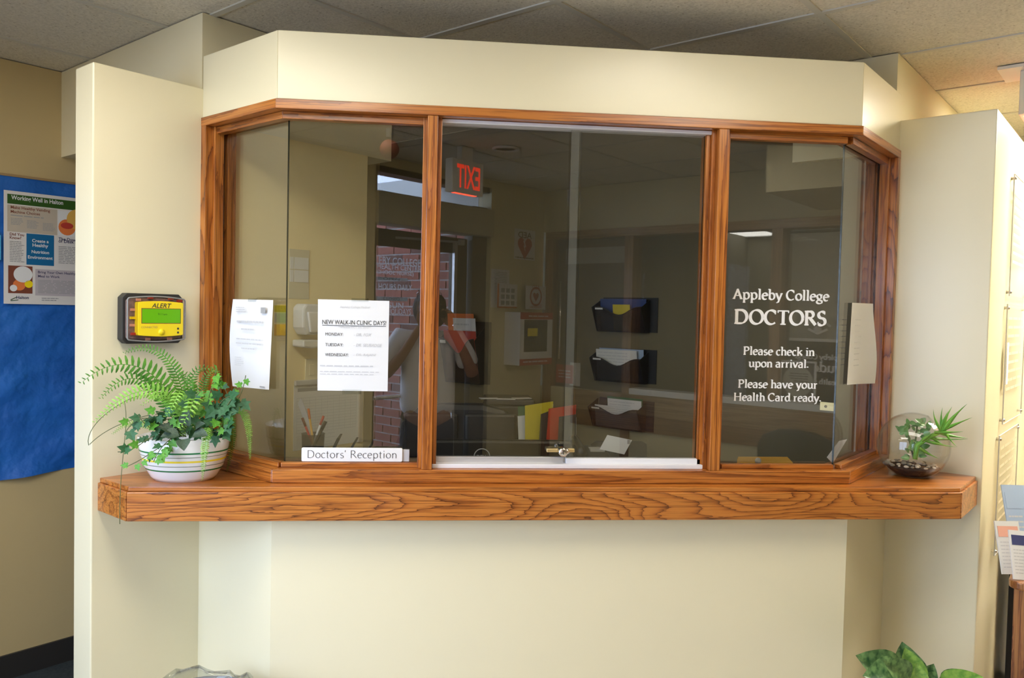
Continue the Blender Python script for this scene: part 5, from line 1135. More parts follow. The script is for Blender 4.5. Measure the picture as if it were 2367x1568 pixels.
# desk tray
p0, p1_ = on_y(756, 1008, 2.94), on_y(880, 1032, 2.94)
t = thing('desk_tray', 'black slotted desk tray beside the pen cup', 'tray', T(p0.x, 2.88, WK))
L_ = p1_.x - p0.x
for k, (x, h) in enumerate(((.0, p0.z - WK), (.06, p0.z - WK - .012), (.12, p0.z - WK - .02))): MB().add([(x, 0, 0), (x + .008, 0, 0), (x + .05, .0, h), (x + .042, 0, h), (x, .11, 0), (x + .008, .11, 0), (x + .05, .11, h), (x + .042, .11, h)], [(0, 1, 2, 3), (7, 6, 5, 4), (0, 4, 5, 1), (1, 5, 6, 2), (2, 6, 7, 3), (3, 7, 4, 0)]).build('divider', M['black'], t)
MB().box(0, L_, 0, .12, 0, .02).build('base', M['black'], t, bevel=.003); MB().box(.09, L_, .0, .006, .02, .042).build('front_label_strip', M['ltgrey'], t)
# things on the left office wall
def wallplate(name, label, cat, px0, py0, px1, py1, mt, fr=WALL_L, n=.0, th_=.003):
    return plate(name, label, cat, fr, px0, py0, px1, py1, mt, n, th_, False)
t, w_, h_ = wallplate('wall_chart', 'large white schedule chart with a ruled table on the left office wall', 'chart', 679, 892, 826, 1022, M['whitep'])
MB().box(w_ / 2, w_ / 2 + .018, -h_ / 2, h_ / 2 + .02, 0, .012).build('chart_edge', M['tileprint'], t); MB().box(-w_ / 2, w_ / 2 + .018, h_ / 2, h_ / 2 + .02, 0, .014).build('clip_bar', M['ltgrey'], t, bevel=.003)
q_ = MB(); quad(q_, -w_ * .45, w_ * .3, h_ * .40, h_ * .455, .0034); q_.build('chart_heading', M['inkg'], t)
q_ = MB()
for i in range(13): y = h_ * (.30 - .045 * i); quad(q_, -w_ * .46, w_ * .46, y, y + .0012, .0034)
for i in range(11): x = -w_ * .46 + w_ * .092 * i; quad(q_, x, x + .001, -h_ * .24, h_ * .30, .0035)
bars(q_, -w_ * .46, w_ * .2, -h_ * .47, -h_ * .28, .0034, 9, .25, rag=.5); q_.build('table_lines', M['inkl'], t)['kind'] = 'stuff'
t, w_, h_ = wallplate('wall_planner', 'pale yellow planner with two white cards on the left office wall', 'planner', 668, 575, 713, 692, M['acrink'])
for y in (.10, -.16):
    for x0, x1 in ((-.46, -.30), (-.26, .44)): MB().box(w_ * x0, w_ * x1, h_ * y, h_ * (y + .24), .003, .005).build('card', M['whitep2'], t)
for k, (py0, py1, mt) in enumerate(((706, 722, 'ytab'), (724, 746, 'acrink'), (750, 776, 'manila'))):
    names_ = ('bright yellow', 'pale green', 'orange yellow')
    t, w_, h_ = wallplate('sticky_note', names_[k] + ' sticky note on the left office wall beside the side pane notice', 'note', 634, py0, 662, py1, M[mt], th_=.001)
u0, v1 = HIT(676, 702, WALL_L); u1, v0 = HIT(718, 800, WALL_L); hh = v1 - v0; ww = u1 - u0
t = thing('soap_dispenser', 'white wall dispenser with a tapered front and drip tray on the left office wall', 'dispenser', WALL_L.mat(u0, v0, 0))
MB().prism([(0, hh * .45), (ww * .2, hh * .28), (ww * .8, hh * .28), (ww, hh * .45), (ww, hh * .9), (ww * .85, hh), (ww * .15, hh), (0, hh * .9)], 0, .07).build('body', M['whitep2'], t, bevel=.008)
MB().prism([(ww * .15, hh * .82), (ww * .3, hh * .34), (ww * .7, hh * .34), (ww * .85, hh * .82)], .07, .082).build('front_cover', M['white'], t, bevel=.005)
MB().prism([(0, .0), (ww * .5, -.006), (ww, .0), (ww, hh * .16), (0, hh * .16)], 0, .075).build('drip_tray', M['whitep2'], t, bevel=.006)
t, w_, h_ = wallplate('light_switch', 'cream light switch plate above the wall chart', 'switch', 705, 830, 731, 880, M['cream'], th_=.006)
MB().box(-w_ * .2, w_ * .2, -h_ * .25, h_ * .25, .006, .009).build('rocker', M['cream'], t, bevel=.001)
# file pockets on the right office wall
def pocket(label, px0, py0, px1, py1, papers, mt, depth=.085, grp='file pockets on the office wall'):
    u0, v1 = HIT(px0, py0, OFF_R); u1, v0 = HIT(px1, py1, OFF_R); w_ = u1 - u0; h_ = v1 - v0
    t = thing('file_pocket', label, 'file pocket', OFF_R.mat(u0, v0, 0), grp)
    MB().prism([(0, 0), (w_, 0), (w_ * 1.0, h_), (w_ * .04, h_)], 0, .004).build('back_panel', M['black'], t)
    n = 14; top = [(w_ * (1 - i / n), h_ * (.70 - .17 * math.sin(PI * max(0, min(1, (i / n - .12) / .76))) ** 2 + .04 * math.cos(2 * PI * i / n))) for i in range(n + 1)]
    tilt = Matrix.Translation((0, 0, depth * .45)) @ Matrix.Rotation(.22, 4, 'X')
    MB().prism([(w_ * .03, 0), (w_ * .86, 0)] + [(x * .86 + w_ * .0, y) for x, y in top], 0, .003).build('front_panel', mt, t, m=tilt)
    MB().tube([(x * .86, y, .0015) for x, y in top], .003, 6).build('front_lip', M['black'], t, True, m=tilt)
    for x in (.0, .86): MB().add([(w_ * x, 0, 0), (w_ * x, 0, depth * .45), (w_ * x, h_ * .7, depth * .45 + .05), (w_ * x, h_ * .95, 0), (w_ * x + .003, 0, 0), (w_ * x + .003, 0, depth * .45), (w_ * x + .003, h_ * .7, depth * .45 + .05), (w_ * x + .003, h_ * .95, 0)], [(0, 1, 2, 3), (7, 6, 5, 4), (0, 4, 5, 1), (1, 5, 6, 2), (2, 6, 7, 3), (3, 7, 4, 0)]).build('side_panel', M['black'], t)
    MB().box(0, w_ * .86, -.002, .002, 0, depth * .45).build('bottom', M['black'], t)
    lb = MB().box(w_ * .02, w_ * .16, h_ * .66, h_ * .71, .003, .005).build('label_tag', M['whitep'], t, m=tilt)
    for (nm, lbl, x0, x1, y1, zf, mm) in papers:
        k = thing(nm, lbl, nm.split('_')[-1], OFF_R.mat(u0, v0, 0) @ Matrix.Translation((0, 0, .008 + zf * depth * .4)) @ Matrix.Rotation(.08 + zf * .1, 4, 'X'))
        MB().box(w_ * x0, w_ * x1, .006, h_ * y1, 0, .0015).build('sheet', mm, k)
        if mm in (M['whitep'], M['whitep2']):
            q_ = MB(); bars(q_, w_ * (x0 + .03), w_ * (x1 - .03), h_ * .1, h_ * (y1 - .05), .0018, 9, .25); q_.build('print', M['inkl'], k)['kind'] = 'stuff'
    return t, w_, h_
M['meshd'] = mat('smoked_plastic', (0.012, 0.012, 0.015), .25, alpha=.66)
pocket('uppermost black file pocket holding blue and yellow leaflets on the office wall', 1391, 688, 1520, 770, (('blue_folder', 'dark blue folder in the uppermost file pocket', .03, .84, .96, .1, M['btab']), ('leaflet', 'yellow and red leaflet in the uppermost file pocket', .30, .6, .80, .6, M['ytab'])), M['meshd'])
pocket('middle black file pocket holding pale blue forms on the office wall', 1386, 803, 1517, 889, (('blue_form', 'pale blue form standing behind in the middle file pocket', .05, .82, 1.0, .1, M['paleblue']), ('white_form', 'white printed form in the middle file pocket', .03, .74, .97, .5, M['whitep2'])), M['meshd'])
pocket('lowest smoky file pocket holding white forms on the office wall', 1382, 917, 1511, 1000, (('green_folder', 'green folder at the back of the lowest file pocket', .22, .84, 1.08, .05, M['gtab']), ('white_sheet', 'white sheet leaning in the lowest file pocket', .25, .84, 1.02, .3, M['whitep']), ('printed_form', 'printed form filling the lowest file pocket', .05, .8, .78, .7, M['whitep'])), M['mesh'])
pocket('black file pocket farthest along the office wall, stuffed with white and orange papers', 1043, 742, 1133, 890, (('orange_folder', 'orange folder sticking out of the farthest file pocket', .05, .7, 1.13, .1, M['orange']), ('paper_bundle', 'white papers sticking out of the farthest file pocket', .25, .8, 1.06, .4, M['whitep']), ('red_folder', 'red folder low in the farthest file pocket', .05, .85, .86, .7, M['red'])), M['meshd'])
cb = thing('file_cabinet', 'dark grey low cabinet carrying the coloured folders', 'cabinet', T(.585, 3.44, 0))
MB().box(-.19, .19, -.15, .15, 0, .755).build('body', M['dkgrey'], cb, bevel=.004)
for z0 in (.05, .40): k_ = MB().box(-.175, .175, -.162, -.15, z0, z0 + .32).build('drawer', M['dkgrey'], cb, bevel=.003); MB().box(-.05, .05, -.175, -.162, z0 + .22, z0 + .24).build('drawer_handle', M['alu'], k_)
# folders, printer, telephone, envelope on the desk
def folder(label, c4, Y, mt, th_=.012):
    q4 = [on_y(x, y, Y) for x, y in c4]; o = q4[3]; t = thing('folder', label, 'folder', T(o.x, Y, 0), 'folders standing beside the office chair')
    pl_ = [(p.x - o.x, p.z) for p in q4]; pl_[2] = (pl_[2][0], .76); pl_[3] = (pl_[3][0], .76)
    MB().prism(pl_, 0, th_).build('cover', mt, t, m=Matrix.Rotation(PI / 2, 4, 'X')); MB().prism([(x * .97 + .004, y * .985) for x, y in pl_], .002, th_ - .002).build('papers', M['whitep'], t, m=Matrix.Translation((0, .0, .006)) @ Matrix.Rotation(PI / 2, 4, 'X'))
folder('green folder behind the yellow folder beside the office chair', ((1197, 940), (1222, 938), (1230, 1010), (1204, 1010)), 3.52, M['gtab'])
folder('white folder leaning left of the yellow folder', ((1196, 962), (1213, 960), (1222, 1010), (1208, 1010)), 3.48, M['whitep2'])
folder('bright yellow folder beside the office chair', ((1213, 938), (1278, 928), (1262, 1010), (1218, 1010)), 3.45, M['ytab'])
folder('black folder between the yellow and red folders', ((1250, 958), (1285, 944), (1268, 1012), (1240, 1012)), 3.41, M['dkgrey'])
folder('red folder farthest right beside the office chair', ((1268, 945), (1331, 936), (1318, 1012), (1254, 1012)), 3.37, M['rtab'])
folder('dark grey folder overlapping the red folder', ((1292, 964), (1331, 958), (1334, 1012), (1286, 1012)), 3.33, M['dkgrey'])
p0, p1_ = on_y(1124, 914, 3.76), on_y(1236, 925, 3.76)
t = thing('printer', 'dark grey printer with white paper slips on its lid behind the office chair', 'printer', T((p0.x + p1_.x) / 2, 3.88, .74)); hz = p0.z - .76
hw = (p1_.x - p0.x) / 2
MB().box(-hw, hw, -.12, .12, .0, hz - .03).build('body', M['dkgrey'], t, bevel=.01); MB().box(-hw, hw, -.12, .12, hz - .03, hz).build('lid', M['dkgrey'], t, bevel=.008)
for x, y, r in ((-.10, -.08, .2), (-.02, -.10, -.1), (.06, -.06, .3)): MB().box(-.045, .045, -.02, .02, 0, .003).build('paper_slip', M['whitep'], t, m=Matrix.Translation((x, y, hz)) @ Matrix.Rotation(r, 4, 'Z'))
tb = thing('printer_stand', 'dark stand carrying the printer behind the office chair', 'stand', T((p0.x + p1_.x) / 2, 3.88, 0))
MB().box(-hw, hw, -.13, .13, .70, .74).build('top', M['dkgrey'], tb)
for x in (-hw + .02, hw - .02):
    for y in (-.11, .11): MB().box(x - .02, x + .02, y - .02, y + .02, 0, .70).build('leg', M['dkgrey'], tb)
q = on_y(1368, 1030, 2.92)
t = thing('telephone', 'black desk telephone on the worktop beside the white envelope', 'telephone', T(q.x, 2.93, WK))
MB().add([(-.07, -.07, 0), (.07, -.07, 0), (.07, .08, 0), (-.07, .08, 0), (-.07, -.07, .02), (.07, -.07, .02), (.07, .08, .055), (-.07, .08, .055)], [(0, 3, 2, 1), (4, 5, 6, 7), (0, 1, 5, 4), (1, 2, 6, 5), (2, 3, 7, 6), (3, 0, 4, 7)]).build('base', M['black'], t, bevel=.005)
MB().tube([(-.05, -.075, .045), (-.05, -.05, .062), (-.05, .04, .082), (-.05, .075, .075)], [.02, .013, .013, .02], 10).build('handset', M['black'], t, True)
MB().box(.0, .055, .01, .06, .040, .05).build('display', M['ltgrey'], t)
q4 = [on_y(x, y, 2.90) for x, y in ((1404, 1006), (1461, 1018), (1443, 1051), (1386, 1039))]
t = thing('envelope', 'white addressed envelope tilted in a black holder on the worktop', 'envelope', T(0, 2.90, 0))
MB().add([tuple(p - Vector((0, 2.90, 0))) for p in q4] + [tuple(p - Vector((0, 2.90 - .002, 0))) for p in q4], [(3, 2, 1, 0), (4, 5, 6, 7), (0, 1, 5, 4), (1, 2, 6, 5), (2, 3, 7, 6), (3, 0, 4, 7)]).build('paper', M['whitep'], t)
q_ = on_y(1455, 1022, 2.899); MB().box(q_.x - .008, q_.x + .004, -.002, -.001, q_.z - .008, q_.z + .008).build('stamp', M['inkg'], t)
q = on_y(1440, 1045, 2.93)
t = thing('letter_holder', 'black letter holder on the worktop behind the white envelope', 'letter holder', T(q.x, 2.95, WK))
MB().box(-.11, .11, -.055, .05, 0, .012).build('base', M['black'], t, bevel=.003); MB().prism([(-.11, 0), (.11, 0), (.11, .05), (.09, .062), (-.09, .062), (-.11, .05)], -.003, .003).build('back', M['black'], t, m=Matrix.Translation((0, .045, .01)) @ Matrix.Rotation(PI / 2 - .15, 4, 'X'))
MB().prism([(-.02, 0), (.02, 0), (.016, .016), (-.016, .016)], -.003, .003).build('front_clip', M['dkgrey'], t, m=Matrix.Translation((-.03, -.052, .01)) @ Matrix.Rotation(PI / 2, 4, 'X'))
# manila envelope and brass plate behind the right pane
p0, p1_ = on_y(1704, 1056, 2.72), on_y(1832, 1060, 2.72)
t = thing('manila_envelope', 'orange manila envelope with a button clasp behind the right front pane', 'envelope', T(p0.x, 2.72, WK)); h_ = p0.z - WK; w_ = p1_.x - p0.x
MB().prism([(0, 0), (w_, 0), (w_, h_ - .02), (w_ * .9, h_), (w_ * .02, h_), (0, h_ - .01)], 0, .004).build('body', M['manila'], t, m=Matrix.Rotation(PI / 2, 4, 'X'))
MB().lathe([(.012, 0), (.011, .002), (0, .003)], 18).build('button', M['ltgrey'], t, True, m=Matrix.Translation((w_ * .37, -.004, h_ - .014)) @ Matrix.Rotation(PI / 2, 4, 'X'))
q4 = [on_y(x, y, 2.68) for x, y in ((1912, 1058), (1940, 1020), (1958, 1016), (1925, 1072))]
t = thing('leaning_paper', 'white papers leaning in the corner behind the right side pane', 'paper', T(0, 2.70, 0))
MB().add([tuple(p - Vector((0, 2.70, 0))) for p in q4] + [tuple(p - Vector((0, 2.697, 0))) for p in q4], [(3, 2, 1, 0), (4, 5, 6, 7), (0, 1, 5, 4), (1, 2, 6, 5), (2, 3, 7, 6), (3, 0, 4, 7)]).build('sheet', M['whitep'], t)
t, w_, h_ = plate('brass_plate', 'small brass plate on the office wall behind the right pane', 'plate', OFF_R, 1897, 929, 1930, 951, M['brass'], 0, .006, False)
MB().lathe([(.006, 0), (.005, .003), (0, .004)], 12).build('screw', M['chrome'], t, True, m=Matrix.Translation((-w_ * .1, 0, .006)))

# ------------------------------------------------------------------ right side: clear signs, brochures, table, exit sign
def acrylic(label, c, grp='clear wall signs at the right'):
    px0, py0, py1, wd = c
    u0, v1 = HIT(px0, py0, SIGNW, .012); _, v0 = HIT(px0 - (py1 - py0) * .033, py1, SIGNW, .012); h_ = v1 - v0
    t = thing('clear_sign', label, 'sign', SIGNW.mat(u0, v0, .010), grp)
    m_ = MB().box(0, wd, 0, h_, 0, .004); m_.mi = [0, 0, 1, 1, 1, 1]; m_.build('plate', [M['acrylic'], M['ltgrey']], t)
    for x in (.015, wd - .015):
        for y in (.015, h_ - .015): MB().tube([(x, y, -.010), (x, y, .007), (x, y, .0085)], [.006, .006, .004], 12).build('screw', M['chrome'], t, True)
    q_ = MB(); bars(q_, .03, wd - .04, h_ * .25, h_ * .92, .0045, 9, .32, rag=.35, words=3); q_.build('sign_lettering', M['acrink'], t)['kind'] = 'stuff'
    return t, h_
acrylic('uppermost clear acrylic sign on the right wing wall', (2345, 402, 685, .5)); t, h_ = acrylic('middle clear acrylic sign on the right wing wall', (2329, 703, 980, .5)); acrylic('lowest clear acrylic sign on the right wing wall', (2310, 1008, 1282, .5))
MB().box(.012, .055, h_ * .33, h_ * .68, .0045, .006).build('tape_strip', M['whitep'], t)
es = thing('exit_sign', 'white exit sign hanging edge on from the ceiling at the right edge', 'exit sign', Matrix.Identity(4))
a_, b_ = 3.665, .482
wbox('canopy', M['white'], a_ - .05, a_ + .16, b_ - .1, b_ + .07, CEIL - .012, CEIL, es)
wbox('housing', M['white'], a_, a_ + .32, b_ - .06, b_, CEIL - .185, CEIL - .012, es, .004)
wbox('down_light', M['exitglow2'], a_ + .03, a_ + .29, b_ - .045, b_ - .015, CEIL - .187, CEIL - .185, es)
tb = thing('side_table', 'wooden side table with rounded corner at the right edge, holding brochures', 'table', Matrix.Translation(P(3.39, .10)) @ ROT)
MB().prism(pillow(-.30, .30, -.28, .28, .01, .04), .725, .752).build('top', M['tablewood'], tb, bevel=.006)
for x in (-.26, .26):
    for y in (-.24, .24): MB().add([(x - .022, y - .022, .725), (x + .022, y - .022, .725), (x + .022, y + .022, .725), (x - .022, y + .022, .725), (x - .018, y - .018, 0), (x + .018, y - .018, 0), (x + .018, y + .018, 0), (x - .018, y + .018, 0)], [(0, 3, 2, 1)[::-1], (4, 7, 6, 5), (0, 4, 5, 1), (1, 5, 6, 2), (2, 6, 7, 3), (3, 7, 4, 0)]).build('leg', M['tablewood'], tb)
for y in (-.24, .24): MB().box(-.24, .24, y - .009, y + .009, .65, .725).build('apron', M['tablewood'], tb)
for x in (-.26, .26): MB().box(x - .009, x + .009, -.22, .22, .65, .725).build('apron', M['tablewood'], tb)
sc_ = thing('folding_screen', 'dark narrow upright panel between the wooden side table and the sign wall', 'panel', Matrix.Translation(P(3.72, .44)) @ ROT)
MB().box(0, .50, -.012, .012, .02, .80).build('panel', M['navygrey'], sc_, bevel=.004); MB().box(0, .50, -.03, .03, 0, .02).build('foot', M['black'], sc_, bevel=.004)
br = [('brochure', 'pale blue brochure standing tallest on the side table', 2350, 1130, 2.60, 'paleblue', -.05), ('brochure', 'white brochure with salmon band at the left of the side table', 2320, 1212, 2.50, 'whitep2', -.06), ('brochure', 'white brochure with navy print at the front of the side table', 2346, 1232, 2.45, 'whitep', -.12)]
rk = thing('brochure_rack', 'clear tiered brochure rack on the wooden side table', 'rack', Matrix.Translation(P(3.36, .12, .752)) @ ROT)
for i, y in enumerate((-.12, -.03, .06)):
    MB().add([(-.2, y, .0), (.2, y, .0), (.2, y + .05, .16 + .05 * i), (-.2, y + .05, .16 + .05 * i), (-.2, y + .003, .0), (.2, y + .003, .0), (.2, y + .053, .16 + .05 * i), (-.2, y + .053, .16 + .05 * i)], [(0, 1, 2, 3), (7, 6, 5, 4), (0, 4, 5, 1), (1, 5, 6, 2), (2, 6, 7, 3), (3, 7, 4, 0)]).build('tier', M['clear'], rk)
MB().box(-.2, .2, -.14, .12, 0, .004).build('rack_base', M['clear'], rk)
for nm, lbl, px, py, Y, mt, ln in br:
    q = on_y(px, py, Y); hgt = q.z - .757; t = thing(nm, lbl, 'brochure', T(q.x, Y, .757, .15), 'brochures on the side table')
    m_ = Matrix.Rotation(PI / 2 - .3, 4, 'X')
    MB().box(-.0, .10, 0, hgt * 1.03, 0, .004).build('cover', M[mt], t, m=m_ @ Matrix.Rotation(ln, 4, 'Z'))
    MB().box(.008, .092, hgt * .72, hgt * .93, .004, .0048).build('title_band', M['pink'] if 'salmon' in lbl else M['navy'] if 'navy' in lbl else M['paleblue'], t, m=m_ @ Matrix.Rotation(ln, 4, 'Z'))
    q_ = MB(); bars(q_, .01, .09, hgt * .1, hgt * .65, .0045, 8, .3); q_.build('print', M['inkl'], t, m=m_ @ Matrix.Rotation(ln, 4, 'Z'))['kind'] = 'stuff'

# ------------------------------------------------------------------ floor plant and waste bin at the bottom edge
FPc = Vector((1.72, 2.36, 0))
fpn = thing('floor_plant', 'variegated green leafy plant in a brown pot on the floor below the right ledge', 'potted plant', T(*FPc))
MB().lathe([(.10, 0), (.105, .002), (.135, .22), (.145, .225), (.145, .25), (.13, .25), (.125, .21), (0, .205)], 32).build('pot', M['terracotta'], fpn, True)
MB().disc((0, 0, .215), .125, 28).build('soil', M['soil'], fpn)
vg = oval_leaf(10, .22, .40, ripple=.012).mesh('leaf', M['varieg'], True); vg2 = oval_leaf(10, .22, .38, ripple=.012).mesh('leaf', M['varieglt'], True)
fin = fpn.matrix_world.inverted()
for bx, by, tx, ty, Y, me, sz, nr in ((2072, 1590, 2002, 1516, 2.34, vg, .17, (.3, -.8, .5)), (2088, 1575, 2010, 1556, 2.30, vg, .14, (0, -.7, .7)), (2100, 1580, 2092, 1498, 2.42, vg, .15, (-.3, -.8, .3)), (2100, 1590, 2104, 1510, 2.32, vg2, .15, (0, -.9, .3)), (2095, 1590, 2060, 1530, 2.28, vg, .13, (.2, -.8, .5)),
                                      (2125, 1590, 2158, 1543, 2.34, vg, .13, (-.2, -.8, .5)), (2175, 1610, 2270, 1562, 2.30, vg2, .17, (-.2, -.7, .7)), (2180, 1600, 2250, 1557, 2.40, vg, .16, (-.3, -.6, .7)), (2110, 1600, 2128, 1545, 2.25, vg2, .12, (0, -.8, .6)), (2040, 1620, 1996, 1585, 2.3, vg, .14, (.2, -.5, .8)), (2060, 1625, 2050, 1575, 2.22, vg2, .13, (0, -.8, .6)), (2150, 1630, 2190, 1590, 2.25, vg, .14, (0, -.8, .6))):
    p0, p1_ = on_y(bx, by, Y), on_y(tx, ty, Y - .04); d = p1_ - p0
    put_leaf(me, p0, d, nr, d.length, 'leaf', fpn)
    MB().tube([tuple(q) for q in bez([(0, 0, .21), tuple((fin @ p0) * .4 + Vector((0, 0, .2))), tuple(fin @ p0)], 8)], .004, 6).build('leaf_stem', M['stem'], fpn, True)
q = on_y(478, 1556, 2.42)
wb = thing('waste_bin', 'grey waste bin with a clear crumpled liner below the left ledge', 'waste bin', T(q.x, 2.36, 0))
hz = q.z - .05
MB().lathe([(.11, 0), (.115, .003), (.145, hz), (.15, hz), (.15, hz - .01), (.14, hz - .01), (.11, .01), (0, .008)], 32).build('bin', M['grey'], wb, True)
n = 40; vs = []; fs = []
for i, (r, z) in enumerate(((.152, hz - .07), (.153, hz - .01), (.147, hz + .028), (.14, hz + .01), (.125, hz - .1))):
    for j in range(n):
        a = 2 * PI * j / n; rr = r + .004 * math.sin(a * 9 + i) + .003 * math.sin(a * 17); vs.append((rr * math.cos(a), rr * math.sin(a), z + (.014 * math.sin(a * 3 + 1) + .006 * math.sin(a * 11)) * (i in (2, 3))))
for i in range(4):
    for j in range(n): fs.append((i * n + j, i * n + (j + 1) % n, (i + 1) * n + (j + 1) % n, (i + 1) * n + j))
MB().add(vs, fs).build('liner', M['clear'], wb, True)

# ------------------------------------------------------------------ the photographer, mirrored in the glass
def skin2(name, nodes, edges, mt, parent, root=0, sub=2):
    bm = bmesh.new(); lay = bm.verts.layers.skin.verify(); vs = []
    for i, n in enumerate(nodes):
        v = bm.verts.new(n[0]); r = n[1]; v[lay].radius = r if isinstance(r, (tuple, list)) else (r, r); v[lay].use_root = (i == root); vs.append(v)
    for a, b in edges: bm.edges.new((vs[a], vs[b]))
    me = bpy.data.meshes.new(name); bm.to_mesh(me); bm.free(); o = bpy.data.objects.new(name, me); COL.objects.link(o)
    o.modifiers.new('skin', 'SKIN'); s_ = o.modifiers.new('sub', 'SUBSURF'); s_.levels = sub; s_.render_levels = sub
    bpy.context.view_layer.update()
    dg = bpy.context.evaluated_depsgraph_get(); m2 = bpy.data.meshes.new_from_object(o.evaluated_get(dg)); m2.name = name
    bpy.data.objects.remove(o); m2.materials.clear(); m2.materials.append(mt)
    m2.polygons.foreach_set('use_smooth', [True] * len(m2.polygons)); return link(name, m2, parent)
HX = -0.045; HY = -0.27                      # head position behind the camera
person = thing('person', 'person in grey short sleeved shirt raising a camera, mirrored in the glass', 'person', T(HX, HY, 0))
N_ = [((0, -.02, .92), (.15, .10)), ((0, -.02, 1.06), (.14, .10)), ((0, -.03, 1.24), (.16, .105)), ((0, -.035, 1.38), (.15, .09)), ((0, -.02, 1.47), (.06, .055)), ((0, 0, 1.55), (.052, .05)),
      ((-.18, -.03, 1.42), .06), ((-.265, .0, 1.28), .052), ((-.295, .03, 1.15), .048), ((-.17, .09, 1.31), .036), ((-.05, .135, 1.51), .026),
      ((.18, -.03, 1.42), .06), ((.265, .0, 1.28), .052), ((.31, .03, 1.17), .048), ((.24, .09, 1.33), .036), ((.14, .135, 1.51), .026),
      ((-.09, -.02, .84), .095), ((-.10, .0, .48), .062), ((-.10, -.03, .09), .042), ((-.10, .07, .045), (.045, .035)), ((-.10, .14, .035), (.04, .025)),
      ((.09, -.02, .84), .095), ((.10, .0, .48), .062), ((.10, -.03, .09), .042), ((.10, .07, .045), (.045, .035)), ((.10, .14, .035), (.04, .025))]
E_2 = [(0, 1), (1, 2), (2, 3), (3, 4), (4, 5), (3, 6), (6, 7), (7, 8), (8, 9), (9, 10), (3, 11), (11, 12), (12, 13), (13, 14), (14, 15), (0, 16), (16, 17), (17, 18), (18, 19), (19, 20), (0, 21), (21, 22), (22, 23), (23, 24), (24, 25)]
skin2('body', N_, E_2, M['skin'], person)
SH = [((0, -.02, .86), (.215, .125)), ((0, -.02, 1.0), (.205, .125)), ((0, -.03, 1.22), (.20, .122)), ((0, -.035, 1.38), (.18, .105)), ((0, -.03, 1.45), (.09, .075)), ((-.19, -.03, 1.42), .085), ((-.265, .0, 1.28), .085), ((-.285, .012, 1.22), .085), ((.19, -.03, 1.42), .085), ((.265, .0, 1.28), .085), ((.285, .012, 1.22), .085)]
skin2('shirt', SH, [(0, 1), (1, 2), (2, 3), (3, 4), (3, 5), (5, 6), (6, 7), (3, 8), (8, 9), (9, 10)], M['shirt'], person)
TR_ = [((0, -.02, .93), (.165, .115)), ((-.09, -.02, .82), .112), ((-.10, .0, .48), .085), ((-.10, -.03, .10), .07), ((.09, -.02, .82), .112), ((.10, .0, .48), .085), ((.10, -.03, .10), .07)]
skin2('trousers', TR_, [(0, 1), (1, 2), (2, 3), (0, 4), (4, 5), (5, 6)], M['pants'], person)
# head, facing +y towards the window
hd = MB(); n, m_ = 24, 18; hc = Vector((0, .015, 1.635)); vs = []; fs = []
for i in range(m_ + 1):
    t = PI * i / m_
    for j in range(n):
        p_ = 2 * PI * j / n; x, y, z = math.sin(t) * math.cos(p_), math.sin(t) * math.sin(p_), -math.cos(t)
        rx, ry, rz = .074, .092, .115
        if z < 0: rx *= 1 - .30 * z * z; ry *= 1 - .12 * z * z
        X_, Y_, Z_ = x * rx, y * ry, z * rz
        if y > .3:
            Y_ += .022 * math.exp(-((X_ / .012) ** 2 + ((Z_ + .02) / .024) ** 2)) - .008 * math.exp(-(((abs(X_) - .03) / .016) ** 2 + ((Z_ - .012) / .012) ** 2)) + .006 * math.exp(-((X_ / .022) ** 2 + ((Z_ + .058) / .010) ** 2)) + .006 * math.exp(-((X_ / .02) ** 2 + ((Z_ + .095) / .014) ** 2))
        vs.append((X_ + hc.x, Y_ + hc.y, Z_ + hc.z))
for i in range(m_):
    for j in range(n): fs.append((i * n + j, i * n + (j + 1) % n, (i + 1) * n + (j + 1) % n, (i + 1) * n + j))
hd.add(vs, fs)
for sx in (-1, 1): hd.ball((sx * .075, .005, 1.63), (.010, .02, .032), 10, 8)
head = hd.build('head', M['skin'], person, True)
for sx in (-1, 1): MB().ball((sx * .03, .092, 1.648), (.013, .008, .008), 10, 8).build('eye', M['whitep'], head, True); MB().ball((sx * .03, .099, 1.648), .0045, 8, 6).build('pupil', M['ink'], head, True)
MB().tube([(-.025, .103, 1.577), (0, .109, 1.575), (.025, .103, 1.577)], [.003, .005, .003], 8).build('mouth', M['inkbrown'], head, True)
hr = MB(); vs = []; fs = []
for i in range(11):
    t = PI * .52 * i / 10
    for j in range(n):
        p_ = 2 * PI * j / n; k = 1.0 + .5 * max(0, -math.sin(p_)) if i > 6 else 1.0
        front = max(0, math.sin(p_)); tt = t * (1 - .42 * front) * (1.0 + .18 * max(0, -math.sin(p_)))
        vs.append((.084 * math.sin(tt) * math.cos(p_) , hc.y + .104 * math.sin(tt) * math.sin(p_) - .004, hc.z + .128 * math.cos(tt)))
for i in range(10):
    for j in range(n): fs.append((i * n + j, (i + 1) * n + j, (i + 1) * n + (j + 1) % n, i * n + (j + 1) % n))
hr.add(vs, fs).ball((0, -.07, 1.62), (.115, .075, .13), 18, 12).ball((.07, -.03, 1.61), (.05, .05, .11), 14, 10).build('hair', M['hair'], head, True)
sg = thing('sunglasses', 'dark sunglasses pushed up on the hair of the person', 'sunglasses', T(HX, HY, 0))
for sx in (-1, 1): MB().ball((sx * .034, .075, 1.738), (.027, .010, .021), 14, 8).build('lens', M['blackg'], sg, True); MB().tube([(sx * .06, .07, 1.738), (sx * .084, .03, 1.725), (sx * .082, -.05, 1.69)], .003, 6).build('temple', M['chrome'], sg, True)
MB().tube([(-.01, .082, 1.742), (.01, .082, 1.742)], .003, 6).build('bridge', M['chrome'], sg, True)
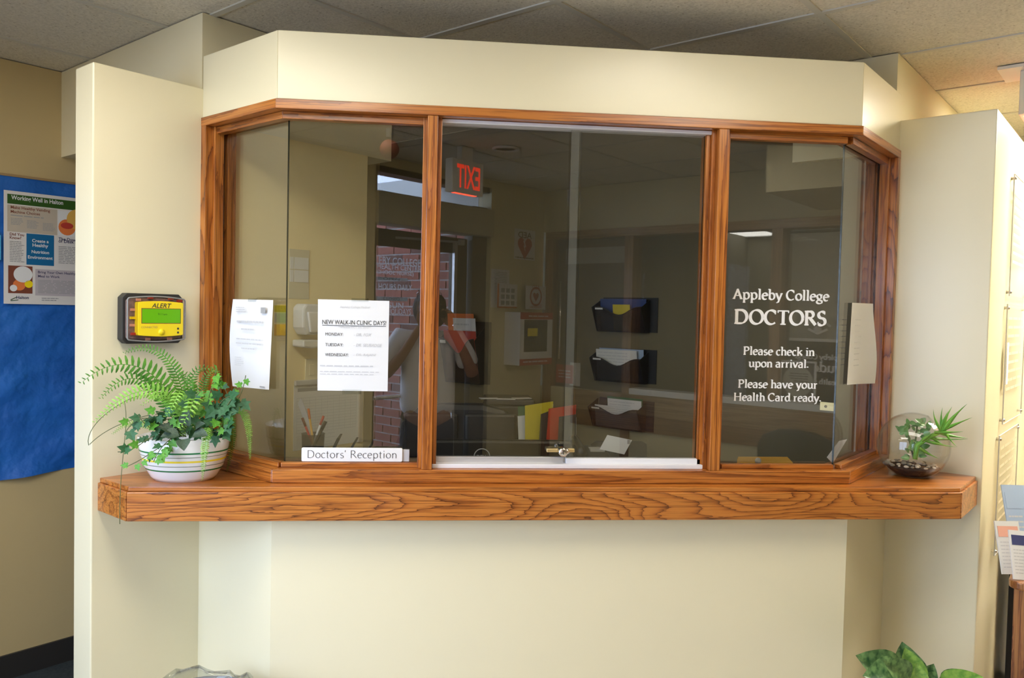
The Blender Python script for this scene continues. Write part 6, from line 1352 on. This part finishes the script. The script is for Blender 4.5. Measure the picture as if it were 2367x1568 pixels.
# hands with five fingers each
def hand(sx, base, name='hand'):
    b = Vector(base); up_ = Vector((0, .25, 1)).normalized()
    bones = [((0, 0, 0), .026)]; ed = []
    pal = b + Vector((0, .02, .05)); nodes = [(tuple(b), (.024, .018)), (tuple(b + Vector((0, .012, .03))), (.032, .017)), (tuple(pal), (.034, .016))]; ed = [(0, 1), (1, 2)]
    for k, (dx, ln) in enumerate(((-.026, .062), (-.009, .072), (.009, .068), (.025, .054))):
        o = len(nodes); q0 = pal + Vector((dx, .004, .008)); q1 = q0 + Vector((dx * .15 - sx * .012, .012, ln * .5)); q2 = q1 + Vector((-sx * .018, .022, ln * .28)); q3 = q2 + Vector((-sx * .014, .012, -.006))
        nodes += [(tuple(q0), .0095), (tuple(q1), .0088), (tuple(q2), .008), (tuple(q3), .007)]; ed += [(2, o), (o, o + 1), (o + 1, o + 2), (o + 2, o + 3)]
    o = len(nodes); t0 = b + Vector((-sx * .03, .014, .03)); t1 = t0 + Vector((-sx * .022, .01, .022)); t2 = t1 + Vector((-sx * .008, .014, .022))
    nodes += [(tuple(t0), .012), (tuple(t1), .0105), (tuple(t2), .009)]; ed += [(1, o), (o, o + 1), (o + 1, o + 2)]
    skin2(name, nodes, ed, M['skin'], person)
hand(-1, (-.05, .135, 1.505)); hand(1, (.14, .135, 1.505))
cm = thing('camera', 'black camera with round lens held up by the mirrored person', 'camera', T(0, -.035, ZC))
MB().box(-.068, .068, -.095, -.035, -.048, .036).build('body', M['black'], cm, bevel=.008); MB().prism([(-.03, .036), (.03, .036), (.02, .062), (-.02, .062)], .035, .085).build('finder_hump', M['black'], cm, m=Matrix.Rotation(PI / 2, 4, 'X'), bevel=.004)
MB().lathe([(.036, .034), (.036, .012), (.033, .010), (.033, .006), (.028, .005)], 28).build('lens_barrel', M['black'], cm, True, m=Matrix.Rotation(PI / 2, 4, 'X')); MB().disc((0, 0, 0), .027, 24).build('front_lens', M['blackg'], cm, m=Matrix.Translation((0, -.012, 0)) @ Matrix.Rotation(-PI / 2, 4, 'X'))
MB().tube([(-.068, -.06, .02), (-.11, -.12, -.10), (-.09, -.16, -.2), (-.10, -.22, -.16)], .006, 6).build('strap', M['black'], cm, True)
